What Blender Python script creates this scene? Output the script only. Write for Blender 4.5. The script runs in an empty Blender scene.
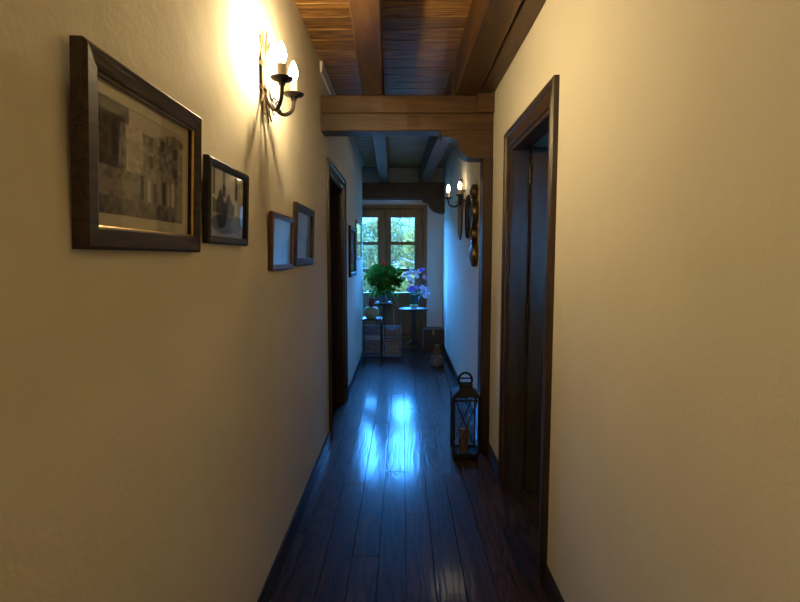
import bpy, bmesh, math, random
from mathutils import Vector, Matrix
random.seed(7)
PI = math.pi
S = bpy.context.scene
C = S.collection

# ------------------------------------------------------------------ camera
F_PX, VPX, VPY, EYE = 510.0, 402.0, 257.0, 1.38
PITCH = math.atan((301 - VPY) / F_PX)
YAW = math.atan((VPX - 400) / F_PX)
cam_d = bpy.data.cameras.new('camera')
cam = bpy.data.objects.new('camera', cam_d); C.objects.link(cam)
cam_d.sensor_fit = 'HORIZONTAL'; cam_d.sensor_width = 36.0
cam_d.lens = 36.0 * F_PX / 800.0
cam_d.clip_start = 0.02; cam_d.clip_end = 300
cam.location = (0, 0, EYE)
cam.rotation_euler = (PI / 2 - PITCH, 0, YAW)
S.camera = cam

# ------------------------------------------------------------------ sky, sun, exposure
SKY_STRENGTH = 88.0
w = bpy.data.worlds.new('sky'); S.world = w; w.use_nodes = True
nt = w.node_tree; nt.nodes.clear()
wo = nt.nodes.new('ShaderNodeOutputWorld'); bg = nt.nodes.new('ShaderNodeBackground')
tc = nt.nodes.new('ShaderNodeTexCoord'); sp = nt.nodes.new('ShaderNodeSeparateXYZ')
rp = nt.nodes.new('ShaderNodeValToRGB')
rp.color_ramp.elements[0].position = 0.0; rp.color_ramp.elements[0].color = (0.065, 0.345, 1.0, 1)
rp.color_ramp.elements[1].position = 1.0; rp.color_ramp.elements[1].color = (0.035, 0.27, 1.0, 1)
nt.links.new(tc.outputs['Generated'], sp.inputs[0]); nt.links.new(sp.outputs['Z'], rp.inputs[0])
nt.links.new(rp.outputs[0], bg.inputs[0]); nt.links.new(bg.outputs[0], wo.inputs[0])
bg.inputs[1].default_value = SKY_STRENGTH

sun_d = bpy.data.lights.new('sun', 'SUN'); sun_d.energy = 12.0; sun_d.color = (1.0, 0.97, 0.85); sun_d.angle = 0.02
sun = bpy.data.objects.new('sun', sun_d); C.objects.link(sun)
sun.rotation_euler = (math.radians(42), 0, math.radians(-25))     # shines from behind the house onto the trees

def portal(name, loc, rot, sx, sy):
    d = bpy.data.lights.new(name, 'AREA'); d.shape = 'RECTANGLE'; d.size = sx; d.size_y = sy
    d.cycles.is_portal = True
    o = bpy.data.objects.new(name, d); C.objects.link(o); o.location = loc; o.rotation_euler = rot
    return o
portal('end_door_portal', (-0.25, 7.80, 1.40), (-PI / 2, 0, 0), 1.05, 1.2)
portal('side_window_portal', (1.50, 0.79, 1.55), (PI / 2, 0, 0), 0.7, 0.9)

S.view_settings.view_transform = 'Standard'; S.view_settings.look = 'None'
S.view_settings.gamma = 1.0; S.view_settings.use_curve_mapping = False
S.view_settings.exposure = 0.0
S.cycles.use_denoising = True
S.cycles.max_bounces = 10
S.cycles.sample_clamp_indirect = 6.0
BULB = 900.0

# ------------------------------------------------------------------ materials
MATS = {}
def pmat(name, col, rough=0.5, metal=0.0, spec=0.5, **kw):
    m = bpy.data.materials.new(name); m.use_nodes = True
    b = m.node_tree.nodes['Principled BSDF']
    b.inputs['Base Color'].default_value = (*col, 1); b.inputs['Roughness'].default_value = rough
    b.inputs['Metallic'].default_value = metal; b.inputs['Specular IOR Level'].default_value = spec
    for k, v in kw.items(): b.inputs[k].default_value = v
    MATS[name] = m
    return m, m.node_tree, b

def mapped(nt, scale, per_object=True):
    tc = nt.nodes.new('ShaderNodeTexCoord'); mp = nt.nodes.new('ShaderNodeMapping')
    mp.inputs['Scale'].default_value = scale
    if per_object:
        oi = nt.nodes.new('ShaderNodeObjectInfo'); ml = nt.nodes.new('ShaderNodeVectorMath'); ml.operation = 'SCALE'
        cb = nt.nodes.new('ShaderNodeCombineXYZ')
        for i in range(3): nt.links.new(oi.outputs['Random'], cb.inputs[i])
        nt.links.new(cb.outputs[0], ml.inputs[0]); ml.inputs['Scale'].default_value = 37.0
        ad = nt.nodes.new('ShaderNodeVectorMath'); ad.operation = 'ADD'
        nt.links.new(tc.outputs['Object'], mp.inputs[0]); nt.links.new(mp.outputs[0], ad.inputs[0]); nt.links.new(ml.outputs[0], ad.inputs[1])
        return ad.outputs[0]
    nt.links.new(tc.outputs['Object'], mp.inputs[0])
    return mp.outputs[0]

def speckle(name, col, col2, scale=30, rough=0.6, bump=0.1, metal=0.0, spec=0.5, dist=0.002):
    m, nt, b = pmat(name, col, rough, metal, spec)
    v = mapped(nt, (scale,) * 3)
    n = nt.nodes.new('ShaderNodeTexNoise'); n.inputs['Scale'].default_value = 1.0; n.inputs['Detail'].default_value = 5
    r = nt.nodes.new('ShaderNodeValToRGB')
    r.color_ramp.elements[0].position = 0.3; r.color_ramp.elements[0].color = (*col, 1)
    r.color_ramp.elements[1].position = 0.7; r.color_ramp.elements[1].color = (*col2, 1)
    nt.links.new(v, n.inputs['Vector']); nt.links.new(n.outputs['Fac'], r.inputs[0]); nt.links.new(r.outputs[0], b.inputs['Base Color'])
    bp = nt.nodes.new('ShaderNodeBump'); bp.inputs['Strength'].default_value = bump; bp.inputs['Distance'].default_value = dist
    nt.links.new(n.outputs['Fac'], bp.inputs['Height']); nt.links.new(bp.outputs[0], b.inputs['Normal'])
    return m

def wood(name, dark, light, axis, rough=0.45, bump=0.25, spec=0.5, wave=9.0, stretch=0.06, vary=0.35, coat=0.0, fig=1.0):
    m, nt, b = pmat(name, dark, rough, 0, spec)
    sc = [1.0, 1.0, 1.0]; sc['XYZ'.index(axis)] = stretch
    v = mapped(nt, tuple(sc))
    wv = nt.nodes.new('ShaderNodeTexNoise'); wv.inputs['Scale'].default_value = wave; wv.inputs['Detail'].default_value = 2
    wv.inputs['Distortion'].default_value = 0.6
    # growth rings: sine of the smooth noise gives cathedral figure
    mu = nt.nodes.new('ShaderNodeMath'); mu.operation = 'MULTIPLY'; mu.inputs[1].default_value = 75.0 * fig
    si = nt.nodes.new('ShaderNodeMath'); si.operation = 'SINE'
    fn = nt.nodes.new('ShaderNodeTexNoise'); fn.inputs['Scale'].default_value = wave * 14; fn.inputs['Detail'].default_value = 4
    ad = nt.nodes.new('ShaderNodeMath'); ad.operation = 'MULTIPLY_ADD'; ad.inputs[1].default_value = 0.22 * min(1.0, 0.3 + 0.7 * fig)
    mr = nt.nodes.new('ShaderNodeMath'); mr.operation = 'MULTIPLY_ADD'; mr.inputs[1].default_value = 0.9; mr.inputs[2].default_value = -0.22
    nt.links.new(v, wv.inputs['Vector']); nt.links.new(v, fn.inputs['Vector'])
    nt.links.new(wv.outputs['Fac'], mu.inputs[0]); nt.links.new(mu.outputs[0], si.inputs[0])
    nt.links.new(si.outputs[0], ad.inputs[0]); nt.links.new(fn.outputs['Fac'], mr.inputs[0]); nt.links.new(mr.outputs[0], ad.inputs[2])
    a2 = nt.nodes.new('ShaderNodeMath'); a2.operation = 'ADD'; a2.inputs[1].default_value = 0.22
    nt.links.new(ad.outputs[0], a2.inputs[0])
    r = nt.nodes.new('ShaderNodeValToRGB')
    r.color_ramp.elements[0].position = 0.1; r.color_ramp.elements[0].color = (*dark, 1)
    r.color_ramp.elements[1].position = 0.85; r.color_ramp.elements[1].color = (*light, 1)
    nt.links.new(a2.outputs[0], r.inputs[0])
    oi = nt.nodes.new('ShaderNodeObjectInfo')
    hv = nt.nodes.new('ShaderNodeHueSaturation')
    ma = nt.nodes.new('ShaderNodeMath'); ma.operation = 'MULTIPLY_ADD'; ma.inputs[1].default_value = vary; ma.inputs[2].default_value = 1 - vary / 2
    nt.links.new(oi.outputs['Random'], ma.inputs[0]); nt.links.new(ma.outputs[0], hv.inputs['Value'])
    nt.links.new(r.outputs[0], hv.inputs['Color']); nt.links.new(hv.outputs[0], b.inputs['Base Color'])
    bp = nt.nodes.new('ShaderNodeBump'); bp.inputs['Strength'].default_value = bump; bp.inputs['Distance'].default_value = 0.002
    nt.links.new(a2.outputs[0], bp.inputs['Height']); nt.links.new(bp.outputs[0], b.inputs['Normal'])
    if coat: b.inputs['Coat Weight'].default_value = coat; b.inputs['Coat Roughness'].default_value = 0.135; nt.links.new(bp.outputs[0], b.inputs['Coat Normal'])
    return m

def plaster(name, col, col2):
    m, nt, b = pmat(name, col, 0.85, 0, 0.25)
    tc = nt.nodes.new('ShaderNodeTexCoord')
    n1 = nt.nodes.new('ShaderNodeTexNoise'); n1.inputs['Scale'].default_value = 1.6; n1.inputs['Detail'].default_value = 3
    n2 = nt.nodes.new('ShaderNodeTexNoise'); n2.inputs['Scale'].default_value = 70; n2.inputs['Detail'].default_value = 6
    n3 = nt.nodes.new('ShaderNodeTexNoise'); n3.inputs['Scale'].default_value = 5; n3.inputs['Detail'].default_value = 2
    for n in (n1, n2, n3): nt.links.new(tc.outputs['Object'], n.inputs['Vector'])
    r = nt.nodes.new('ShaderNodeValToRGB')
    r.color_ramp.elements[0].position = 0.3; r.color_ramp.elements[0].color = (*col, 1)
    r.color_ramp.elements[1].position = 0.75; r.color_ramp.elements[1].color = (*col2, 1)
    nt.links.new(n1.outputs['Fac'], r.inputs[0]); nt.links.new(r.outputs[0], b.inputs['Base Color'])
    ml = nt.nodes.new('ShaderNodeMath'); ml.operation = 'MULTIPLY_ADD'; ml.inputs[1].default_value = 6.0
    nt.links.new(n3.outputs['Fac'], ml.inputs[0]); nt.links.new(n2.outputs['Fac'], ml.inputs[2])
    bp = nt.nodes.new('ShaderNodeBump'); bp.inputs['Strength'].default_value = 0.35; bp.inputs['Distance'].default_value = 0.0025
    nt.links.new(ml.outputs[0], bp.inputs['Height']); nt.links.new(bp.outputs[0], b.inputs['Normal'])
    return m

def glass(name, tint=(1, 1, 1), rough=0.02, ior=1.5, gloss_col=(1, 1, 1)):
    m = bpy.data.materials.new(name); m.use_nodes = True; nt = m.node_tree; nt.nodes.clear()
    o = nt.nodes.new('ShaderNodeOutputMaterial'); mx = nt.nodes.new('ShaderNodeMixShader')
    t = nt.nodes.new('ShaderNodeBsdfTransparent'); g = nt.nodes.new('ShaderNodeBsdfGlossy'); lw = nt.nodes.new('ShaderNodeLayerWeight')
    pw5 = nt.nodes.new('ShaderNodeMath'); pw5.operation = 'POWER'; pw5.inputs[1].default_value = 5.0
    f = nt.nodes.new('ShaderNodeMath'); f.operation = 'MULTIPLY_ADD'; f0 = ((ior - 1) / (ior + 1)) ** 2
    f.inputs[1].default_value = 1 - f0; f.inputs[2].default_value = f0; lw.inputs['Blend'].default_value = 0.5
    nt.links.new(lw.outputs['Facing'], pw5.inputs[0]); nt.links.new(pw5.outputs[0], f.inputs[0])
    t.inputs[0].default_value = (*tint, 1); g.inputs[0].default_value = (*gloss_col, 1); g.inputs['Roughness'].default_value = rough
    nt.links.new(f.outputs[0], mx.inputs[0]); nt.links.new(t.outputs[0], mx.inputs[1]); nt.links.new(g.outputs[0], mx.inputs[2])
    nt.links.new(mx.outputs[0], o.inputs[0])
    MATS[name] = m; return m

def emit(name, col, st):
    m = bpy.data.materials.new(name); m.use_nodes = True; nt = m.node_tree; nt.nodes.clear()
    o = nt.nodes.new('ShaderNodeOutputMaterial'); e = nt.nodes.new('ShaderNodeEmission')
    e.inputs[0].default_value = (*col, 1); e.inputs[1].default_value = st
    nt.links.new(e.outputs[0], o.inputs[0]); MATS[name] = m; return m

def printed(name, rough=0.6):
    m, nt, b = pmat(name, (0.5, 0.5, 0.5), rough)
    a = nt.nodes.new('ShaderNodeAttribute'); a.attribute_name = 'ink'
    nt.links.new(a.outputs['Color'], b.inputs['Base Color']); return m

def leafmat(name, c1, c2, trans=0.35, scale=3.0):
    m = bpy.data.materials.new(name); m.use_nodes = True; nt = m.node_tree; nt.nodes.clear()
    o = nt.nodes.new('ShaderNodeOutputMaterial'); mx = nt.nodes.new('ShaderNodeMixShader'); mx.inputs[0].default_value = trans
    d = nt.nodes.new('ShaderNodeBsdfDiffuse'); t = nt.nodes.new('ShaderNodeBsdfTranslucent')
    v = mapped(nt, (scale,) * 3); n = nt.nodes.new('ShaderNodeTexNoise'); n.inputs['Scale'].default_value = 1.0; n.inputs['Detail'].default_value = 4
    r = nt.nodes.new('ShaderNodeValToRGB')
    r.color_ramp.elements[0].position = 0.35; r.color_ramp.elements[0].color = (*c1, 1)
    r.color_ramp.elements[1].position = 0.65; r.color_ramp.elements[1].color = (*c2, 1)
    nt.links.new(v, n.inputs['Vector']); nt.links.new(n.outputs['Fac'], r.inputs[0])
    nt.links.new(r.outputs[0], d.inputs[0]); nt.links.new(r.outputs[0], t.inputs[0])
    nt.links.new(d.outputs[0], mx.inputs[1]); nt.links.new(t.outputs[0], mx.inputs[2]); nt.links.new(mx.outputs[0], o.inputs[0])
    MATS[name] = m; return m

plaster('cream_plaster', (0.72, 0.67, 0.54), (0.79, 0.74, 0.60))
plaster('white_plaster', (0.70, 0.68, 0.64), (0.76, 0.74, 0.70))
plaster('room_plaster', (0.66, 0.62, 0.56), (0.72, 0.68, 0.60))
wood('floor_oak', (0.018, 0.010, 0.006), (0.074, 0.039, 0.022), 'Y', 0.5, 0.24, 0.05, wave=7.0, stretch=0.10, vary=0.4, coat=0.45)
wood('ceiling_pine', (0.09, 0.038, 0.010), (0.46, 0.24, 0.065), 'X', 0.44, 0.3, 0.4, wave=8.0, stretch=0.07, vary=0.45)
wood('beam_y', (0.022, 0.010, 0.004), (0.118, 0.058, 0.019), 'Y', 0.42, 0.35, 0.5, wave=5.0, stretch=0.08, vary=0.15, fig=0.35)
wood('beam_x', (0.022, 0.010, 0.004), (0.118, 0.058, 0.019), 'X', 0.42, 0.35, 0.5, wave=5.0, stretch=0.08, vary=0.15, fig=0.35)
wood('beam_far', (0.018, 0.010, 0.006), (0.075, 0.040, 0.020), 'X', 0.5, 0.3, 0.4, wave=5.0, stretch=0.08, vary=0.1, fig=0.35)
wood('post_z', (0.018, 0.010, 0.006), (0.060, 0.031, 0.015), 'Z', 0.45, 0.3, 0.5, wave=5.0, stretch=0.08, vary=0.1, fig=0.35)  # post wood darkened to carry the shade under the corbel
wood('door_wood', (0.020, 0.011, 0.006), (0.070, 0.039, 0.018), 'Z', 0.32, 0.15, 0.5, wave=7.0, stretch=0.06, vary=0.1, fig=0.35)
wood('end_door_wood', (0.095, 0.032, 0.006), (0.26, 0.098, 0.018), 'Z', 0.40, 0.15, 0.5, wave=7.0, stretch=0.06, vary=0.1, fig=0.35)
wood('baseboard_wood', (0.012, 0.008, 0.006), (0.035, 0.021, 0.014), 'Y', 0.35, 0.1, 0.5, wave=6.0, stretch=0.05, vary=0.1)
wood('frame_dark', (0.016, 0.009, 0.005), (0.055, 0.031, 0.016), 'X', 0.55, 0.3, 0.3, wave=12.0, stretch=0.08, vary=0.2)
wood('frame_red', (0.080, 0.026, 0.014), (0.17, 0.062, 0.032), 'X', 0.38, 0.15, 0.5, wave=12.0, stretch=0.08, vary=0.1)
wood('frame_black', (0.010, 0.008, 0.007), (0.030, 0.023, 0.017), 'X', 0.5, 0.15, 0.3, wave=12.0, stretch=0.08, vary=0.1)
wood('table_dark', (0.014, 0.008, 0.005), (0.045, 0.023, 0.012), 'X', 0.6, 0.1, 0.3, wave=8.0, stretch=0.08, vary=0.1)
wood('chest_wood', (0.040, 0.018, 0.008), (0.10, 0.046, 0.019), 'X', 0.45, 0.2, 0.5, wave=8.0, stretch=0.08, vary=0.2)
speckle('mat_board', (0.52, 0.49, 0.36), (0.58, 0.54, 0.41), 60, 0.8, 0.05)
speckle('wrought_iron', (0.022, 0.019, 0.016), (0.050, 0.042, 0.034), 40, 0.42, 0.25, 0.7)
speckle('gilded_iron', (0.016, 0.011, 0.006), (0.13, 0.080, 0.028), 45, 0.5, 0.3, 0.3)
speckle('lantern_iron', (0.008, 0.008, 0.008), (0.018, 0.017, 0.016), 40, 0.7, 0.2, 0.0, 0.25)
speckle('bronze', (0.05, 0.03, 0.010), (0.26, 0.16, 0.05), 22, 0.42, 0.3, 0.9)
speckle('brass', (0.35, 0.23, 0.08), (0.5, 0.34, 0.13), 40, 0.3, 0.1, 1.0)
speckle('candle_sleeve', (0.46, 0.40, 0.28), (0.56, 0.48, 0.34), 40, 0.5, 0.15)
speckle('candle_brown', (0.16, 0.085, 0.045), (0.22, 0.12, 0.06), 30, 0.5, 0.1)
speckle('candle_top', (0.55, 0.48, 0.34), (0.62, 0.54, 0.40), 30, 0.5, 0.1)
speckle('candle_red', (0.12, 0.012, 0.018), (0.20, 0.02, 0.03), 30, 0.4, 0.1)
speckle('celadon', (0.20, 0.25, 0.14), (0.36, 0.40, 0.24), 18, 0.3, 0.1)
speckle('stone_grey', (0.12, 0.12, 0.10), (0.30, 0.29, 0.24), 35, 0.85, 0.5)
speckle('brown_fur', (0.10, 0.05, 0.025), (0.24, 0.13, 0.06), 60, 0.9, 0.6)
speckle('pot_dark', (0.030, 0.030, 0.034), (0.06, 0.06, 0.065), 20, 0.4, 0.1)
speckle('white_glaze', (0.72, 0.72, 0.70), (0.80, 0.80, 0.78), 20, 0.25, 0.05)
speckle('linen', (0.70, 0.70, 0.70), (0.80, 0.80, 0.80), 220, 0.9, 0.4)
speckle('soil', (0.03, 0.02, 0.014), (0.06, 0.04, 0.03), 60, 0.95, 0.6)
speckle('rack_metal', (0.30, 0.30, 0.32), (0.42, 0.42, 0.44), 40, 0.4, 0.1, 0.5)
speckle('stem_green', (0.05, 0.12, 0.03), (0.10, 0.20, 0.05), 50, 0.6, 0.1)
speckle('bark', (0.07, 0.05, 0.035), (0.16, 0.12, 0.085), 9, 0.9, 0.6, dist=0.02)
speckle('grass', (0.035, 0.022, 0.0060), (0.065, 0.034, 0.009), 2.5, 0.95, 0.3)
speckle('yellow_ribbon', (0.45, 0.33, 0.03), (0.55, 0.42, 0.06), 40, 0.5, 0.05)
glass('picture_glass', rough=0.03, ior=1.35)
glass('window_glass', (0.96, 0.98, 0.98), 0.01)
glass('lantern_glass', (0.93, 0.96, 0.97), 0.05)
glass('vase_glass', (0.70, 0.86, 0.92), 0.03, 1.45)
pmat('mirror', (0.82, 0.83, 0.84), 0.04, 1.0)
emit('bulb_glow', (1.0, 0.74, 0.39), BULB)
emit('bulb_glow_mid', (1.0, 0.74, 0.39), BULB * 0.5)
emit('bulb_glow_small', (1.0, 0.80, 0.52), BULB * 0.065)
printed('photo_print', 0.5); printed('magazine_print', 0.35)
leafmat('geranium_leaf', (0.02, 0.085, 0.010), (0.07, 0.22, 0.025), 0.3, 9)
leafmat('blade_leaf', (0.12, 0.22, 0.14), (0.22, 0.34, 0.22), 0.3, 9)
leafmat('curtain_cloth', (0.82, 0.68, 0.46), (0.86, 0.72, 0.50), 0.75, 9)
leafmat('petal_red', (0.75, 0.05, 0.03), (0.85, 0.10, 0.05), 0.25, 9)
leafmat('petal_white', (0.80, 0.80, 0.82), (0.90, 0.90, 0.90), 0.3, 9)
leafmat('petal_purple', (0.30, 0.20, 0.62), (0.45, 0.34, 0.78), 0.3, 9)
leafmat('petal_blue', (0.55, 0.62, 0.82), (0.75, 0.80, 0.92), 0.3, 9)
leafmat('petal_pink', (0.45, 0.18, 0.26), (0.62, 0.32, 0.38), 0.3, 9)
leafmat('tree_leaf_pale', (0.15, 0.105, 0.024), (0.21, 0.145, 0.034), 0.5, 1.3)
leafmat('tree_leaf_deep', (0.07, 0.058, 0.019), (0.13, 0.092, 0.027), 0.5, 1.3)

# ------------------------------------------------------------------ mesh helpers
def obj(name, bm, mat, parent=None, loc=(0, 0, 0), rot=(0, 0, 0), smooth=False):
    me = bpy.data.meshes.new(name)
    bmesh.ops.recalc_face_normals(bm, faces=bm.faces[:])
    bm.to_mesh(me); bm.free()
    me.materials.append(MATS[mat])
    if smooth:
        for p in me.polygons: p.use_smooth = True
        try: me.set_sharp_from_angle(angle=math.radians(40))
        except Exception: pass
    o = bpy.data.objects.new(name, me); C.objects.link(o)
    o.location = loc; o.rotation_euler = rot
    if parent: o.parent = parent
    return o
def tag(o, label, cat, group=None):
    o['label'] = label; o['category'] = cat
    if group: o['group'] = group
    return o
def thing(name, label, cat, loc=(0, 0, 0), rz=0, group=None, tilt=0):
    o = bpy.data.objects.new(name, None); C.objects.link(o); o.empty_display_size = 0.05
    o.location = loc; o.rotation_euler = (tilt, 0, rz)
    return tag(o, label, cat, group)
def struct(name, bm=None, mat=None, loc=(0, 0, 0), rz=0):
    if bm is None:
        o = bpy.data.objects.new(name, None); C.objects.link(o); o.location = loc; o.rotation_euler = (0, 0, rz); o.empty_display_size = 0.05
    else:
        o = obj(name, bm, mat, None, loc, (0, 0, rz))
    o['kind'] = 'structure'
    return o
def slabel(o, label):
    o['label'] = label; return o
def copy_part(o, parent, **kw):
    c = o.copy(); C.objects.link(c); c.parent = parent
    if 'loc' in kw: c.location = kw['loc']
    if 'rot' in kw: c.rotation_euler = kw['rot']
    return c

def bx(bm, x0, x1, y0, y1, z0, z1, bev=0.0):
    b = bmesh.new(); bmesh.ops.create_cube(b, size=1)
    for v in b.verts:
        v.co = Vector(((x0 + x1) / 2 + v.co.x * (x1 - x0), (y0 + y1) / 2 + v.co.y * (y1 - y0), (z0 + z1) / 2 + v.co.z * (z1 - z0)))
    if bev: bmesh.ops.bevel(b, geom=b.edges[:], offset=bev, segments=1, affect='EDGES', profile=0.5)
    join(bm, b); return bm
def join(bm, b, mtx=None):
    if mtx is not None: b.transform(mtx)
    vm = {v: bm.verts.new(v.co) for v in b.verts}
    for f in b.faces:
        try: bm.faces.new([vm[v] for v in f.verts])
        except ValueError: pass
    b.free()
def box(x0, x1, y0, y1, z0, z1, bev=0.0):
    return bx(bmesh.new(), x0, x1, y0, y1, z0, z1, bev)
def prism(bm, pts, y0, y1):                      # polygon in x-z extruded along y
    a = [bm.verts.new((x, y0, z)) for x, z in pts]; b = [bm.verts.new((x, y1, z)) for x, z in pts]
    n = len(pts); bm.faces.new(a); bm.faces.new(b[::-1])
    for i in range(n): bm.faces.new((a[i], a[(i + 1) % n], b[(i + 1) % n], b[i]))
    return bm
def lathe(bm, prof, seg=24, cx=0, cy=0, cz=0):   # prof: (r, z), axis z
    rings = []
    for r, z in prof:
        if r < 1e-5: rings.append([bm.verts.new((cx, cy, cz + z))])
        else: rings.append([bm.verts.new((cx + r * math.cos(2 * PI * i / seg), cy + r * math.sin(2 * PI * i / seg), cz + z)) for i in range(seg)])
    for a, b in zip(rings, rings[1:]):
        for i in range(seg):
            j = (i + 1) % seg
            if len(a) == 1 and len(b) == 1: continue
            if len(a) == 1: bm.faces.new((a[0], b[j], b[i]))
            elif len(b) == 1: bm.faces.new((a[i], a[j], b[0]))
            else: bm.faces.new((a[i], a[j], b[j], b[i]))
    if len(rings[0]) > 1: bm.faces.new(rings[0][::-1])
    if len(rings[-1]) > 1: bm.faces.new(rings[-1])
    return bm
def tube(bm, pts, r, seg=8):
    pts = [Vector(p) for p in pts]; n = len(pts)
    rr = r if isinstance(r, (list, tuple)) else [r] * n
    rings = []; up = None
    for i, p in enumerate(pts):
        t = (pts[min(i + 1, n - 1)] - pts[max(i - 1, 0)]).normalized()
        if up is None:
            up = Vector((0, 0, 1)) if abs(t.z) < 0.9 else Vector((1, 0, 0))
        a = t.cross(up)
        if a.length < 1e-4: a = t.cross(Vector((0, 1, 0)))
        a.normalize(); b = a.cross(t).normalized(); up = b
        rings.append([bm.verts.new(p + a * rr[i] * math.cos(2 * PI * k / seg) + b * rr[i] * math.sin(2 * PI * k / seg)) for k in range(seg)])
    for a, b in zip(rings, rings[1:]):
        for k in range(seg): bm.faces.new((a[k], a[(k + 1) % seg], b[(k + 1) % seg], b[k]))
    bm.faces.new(rings[0][::-1]); bm.faces.new(rings[-1])
    return bm
def curve_pts(ctrl, n=8):                        # Catmull-Rom through ctrl
    P = [Vector(c) for c in ctrl]; P = [2 * P[0] - P[1]] + P + [2 * P[-1] - P[-2]]
    out = []
    for i in range(1, len(P) - 2):
        for k in range(n):
            t = k / n; a, b, c, d = P[i - 1], P[i], P[i + 1], P[i + 2]
            out.append(0.5 * ((2 * b) + (c - a) * t + (2 * a - 5 * b + 4 * c - d) * t * t + (3 * b - a - 3 * c + d) * t ** 3))
    out.append(P[-2]); return out
def sweep_rect(bm, prof, x0, x1, z0, z1, closed=True):
    """profile (outward offset o, y) swept round a rectangle in x-z with mitred corners; open = a doorway (two sides and the head)"""
    if closed: cor = [(x0, -1, z0, -1), (x0, -1, z1, 1), (x1, 1, z1, 1), (x1, 1, z0, -1)]
    else: cor = [(x0, -1, z0, 0), (x0, -1, z1, 1), (x1, 1, z1, 1), (x1, 1, z0, 0)]
    R = [[bm.verts.new((x + sx * o, y, z + sz * o)) for o, y in prof] for x, sx, z, sz in cor]
    n = len(prof); m = 4 if closed else 3
    for i in range(m):
        a, b = R[i], R[(i + 1) % 4]
        for k in range(n): bm.faces.new((a[k], a[(k + 1) % n], b[(k + 1) % n], b[k]))
    if not closed: bm.faces.new(R[0]); bm.faces.new(R[3][::-1])
    return bm
def print_sheet(name, w, h, y, paint, mat, parent, nx=96, nz=72, x0=None, z0=None):
    """flat printed sheet in x-z facing -y, inked by a colour attribute"""
    x0 = -w / 2 if x0 is None else x0; z0 = -h / 2 if z0 is None else z0
    vs = [(x0 + w * i / nx, y, z0 + h * j / nz) for j in range(nz + 1) for i in range(nx + 1)]
    fs = [(j * (nx + 1) + i, j * (nx + 1) + i + 1, (j + 1) * (nx + 1) + i + 1, (j + 1) * (nx + 1) + i) for j in range(nz) for i in range(nx)]
    me = bpy.data.meshes.new(name); me.from_pydata(vs, [], fs); me.update()
    at = me.color_attributes.new('ink', 'FLOAT_COLOR', 'POINT')
    for j in range(nz + 1):
        for i in range(nx + 1):
            c = paint(i / nx, j / nz); at.data[j * (nx + 1) + i].color = (*c, 1)
    me.materials.append(MATS[mat])
    o = bpy.data.objects.new(name, me); C.objects.link(o)
    if parent: o.parent = parent
    return o

# ------------------------------------------------------------------ the setting
XL, XR = -0.545, 0.612
YB, YE = -2.4, 7.65                 # back wall, end wall
ZC = 2.675
WT = 0.15
WTR = 0.10
LY0, LY1, LZ = 3.81, 4.74, 2.00     # left doorway
RY0, RY1, RZ = 2.14, 2.925, 1.995    # right doorway
YCOR = 7.08                         # where the left wall stops and the alcove opens
XA = -1.15                          # alcove side wall

# floor: slab and planks
floor = struct('floor', box(-1.9, 2.75, YB - 0.1, YE + 0.16, -0.10, -0.0125), 'baseboard_wood')
rows = []
bw = 0.1245
def plank_mesh(w, l):
    b = bmesh.new(); e = 0.0017; g = 0.0007
    x0, x1, y0, y1 = -w / 2 + g, w / 2 - g, -l / 2 + g, l / 2 - g
    lo = [(x0, y0, -0.0125), (x1, y0, -0.0125), (x1, y1, -0.0125), (x0, y1, -0.0125)]
    mi = [(x, y, -e) for x, y, z in lo]
    hi = [(x0 + e, y0 + e, 0), (x1 - e, y0 + e, 0), (x1 - e, y1 - e, 0), (x0 + e, y1 - e, 0)]
    L, Mi, H = ([b.verts.new(p) for p in q] for q in (lo, mi, hi))
    b.faces.new(L[::-1]); b.faces.new(H)
    for A, B in ((L, Mi), (Mi, H)):
        for i in range(4): b.faces.new((A[i], A[(i + 1) % 4], B[(i + 1) % 4], B[i]))
    return b
cache = {}
def lay(xa, xb, ya, yb, tilt):
    w_, l_ = round(xb - xa, 4), round(yb - ya, 4)
    if (w_, l_) not in cache:
        o = obj('floor_plank', plank_mesh(w_, l_), 'floor_oak', floor); cache[(w_, l_)] = o.data
    else:
        o = bpy.data.objects.new('floor_plank', cache[(w_, l_)]); C.objects.link(o); o.parent = floor
    o.location = ((xa + xb) / 2, (ya + yb) / 2, 0); o.rotation_euler = (tilt[0], tilt[1], 0)
k = 0
x = -0.23 - 3 * bw
ends = [4.35, 3.35, 4.9, 4.15, 3.18, 4.55, 3.7, 5.05, 3.5, 4.4]
i = 0
while x < XR - 0.001:
    xa, xb = max(x, XL), min(x + bw, XR)
    if xb - xa > 0.012:
        y = ends[i % 10] - 1.9 * 4
        while y < YE:
            ya, yb = max(y, YB), min(y + 1.9, YE)
            if yb - ya > 0.03:
                lay(xa, xb, ya, yb, (random.uniform(-.0006, .0006), random.uniform(-.004, .004)))
            y += 1.9
        i += 1
    x += bw
# planks of the alcove, the doorways and the side room
for n in range(5):
    lay(XA + n * 0.121, XA + (n + 1) * 0.121, YCOR, YE, (0, 0))
for n in range(9):
    xa = XR + n * bw
    lay(xa, xa + bw, RY0 + (0 if n < 1 else -0.9), RY1 + (0 if n < 1 else 0.6), (0, random.uniform(-.002, .002)))
for n in range(6):
    xb = XL - n * bw
    lay(xb - bw, xb, LY0 - (0 if n < 1 else 0.25), LY1 + (0 if n < 1 else 0.25), (0, 0))

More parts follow.
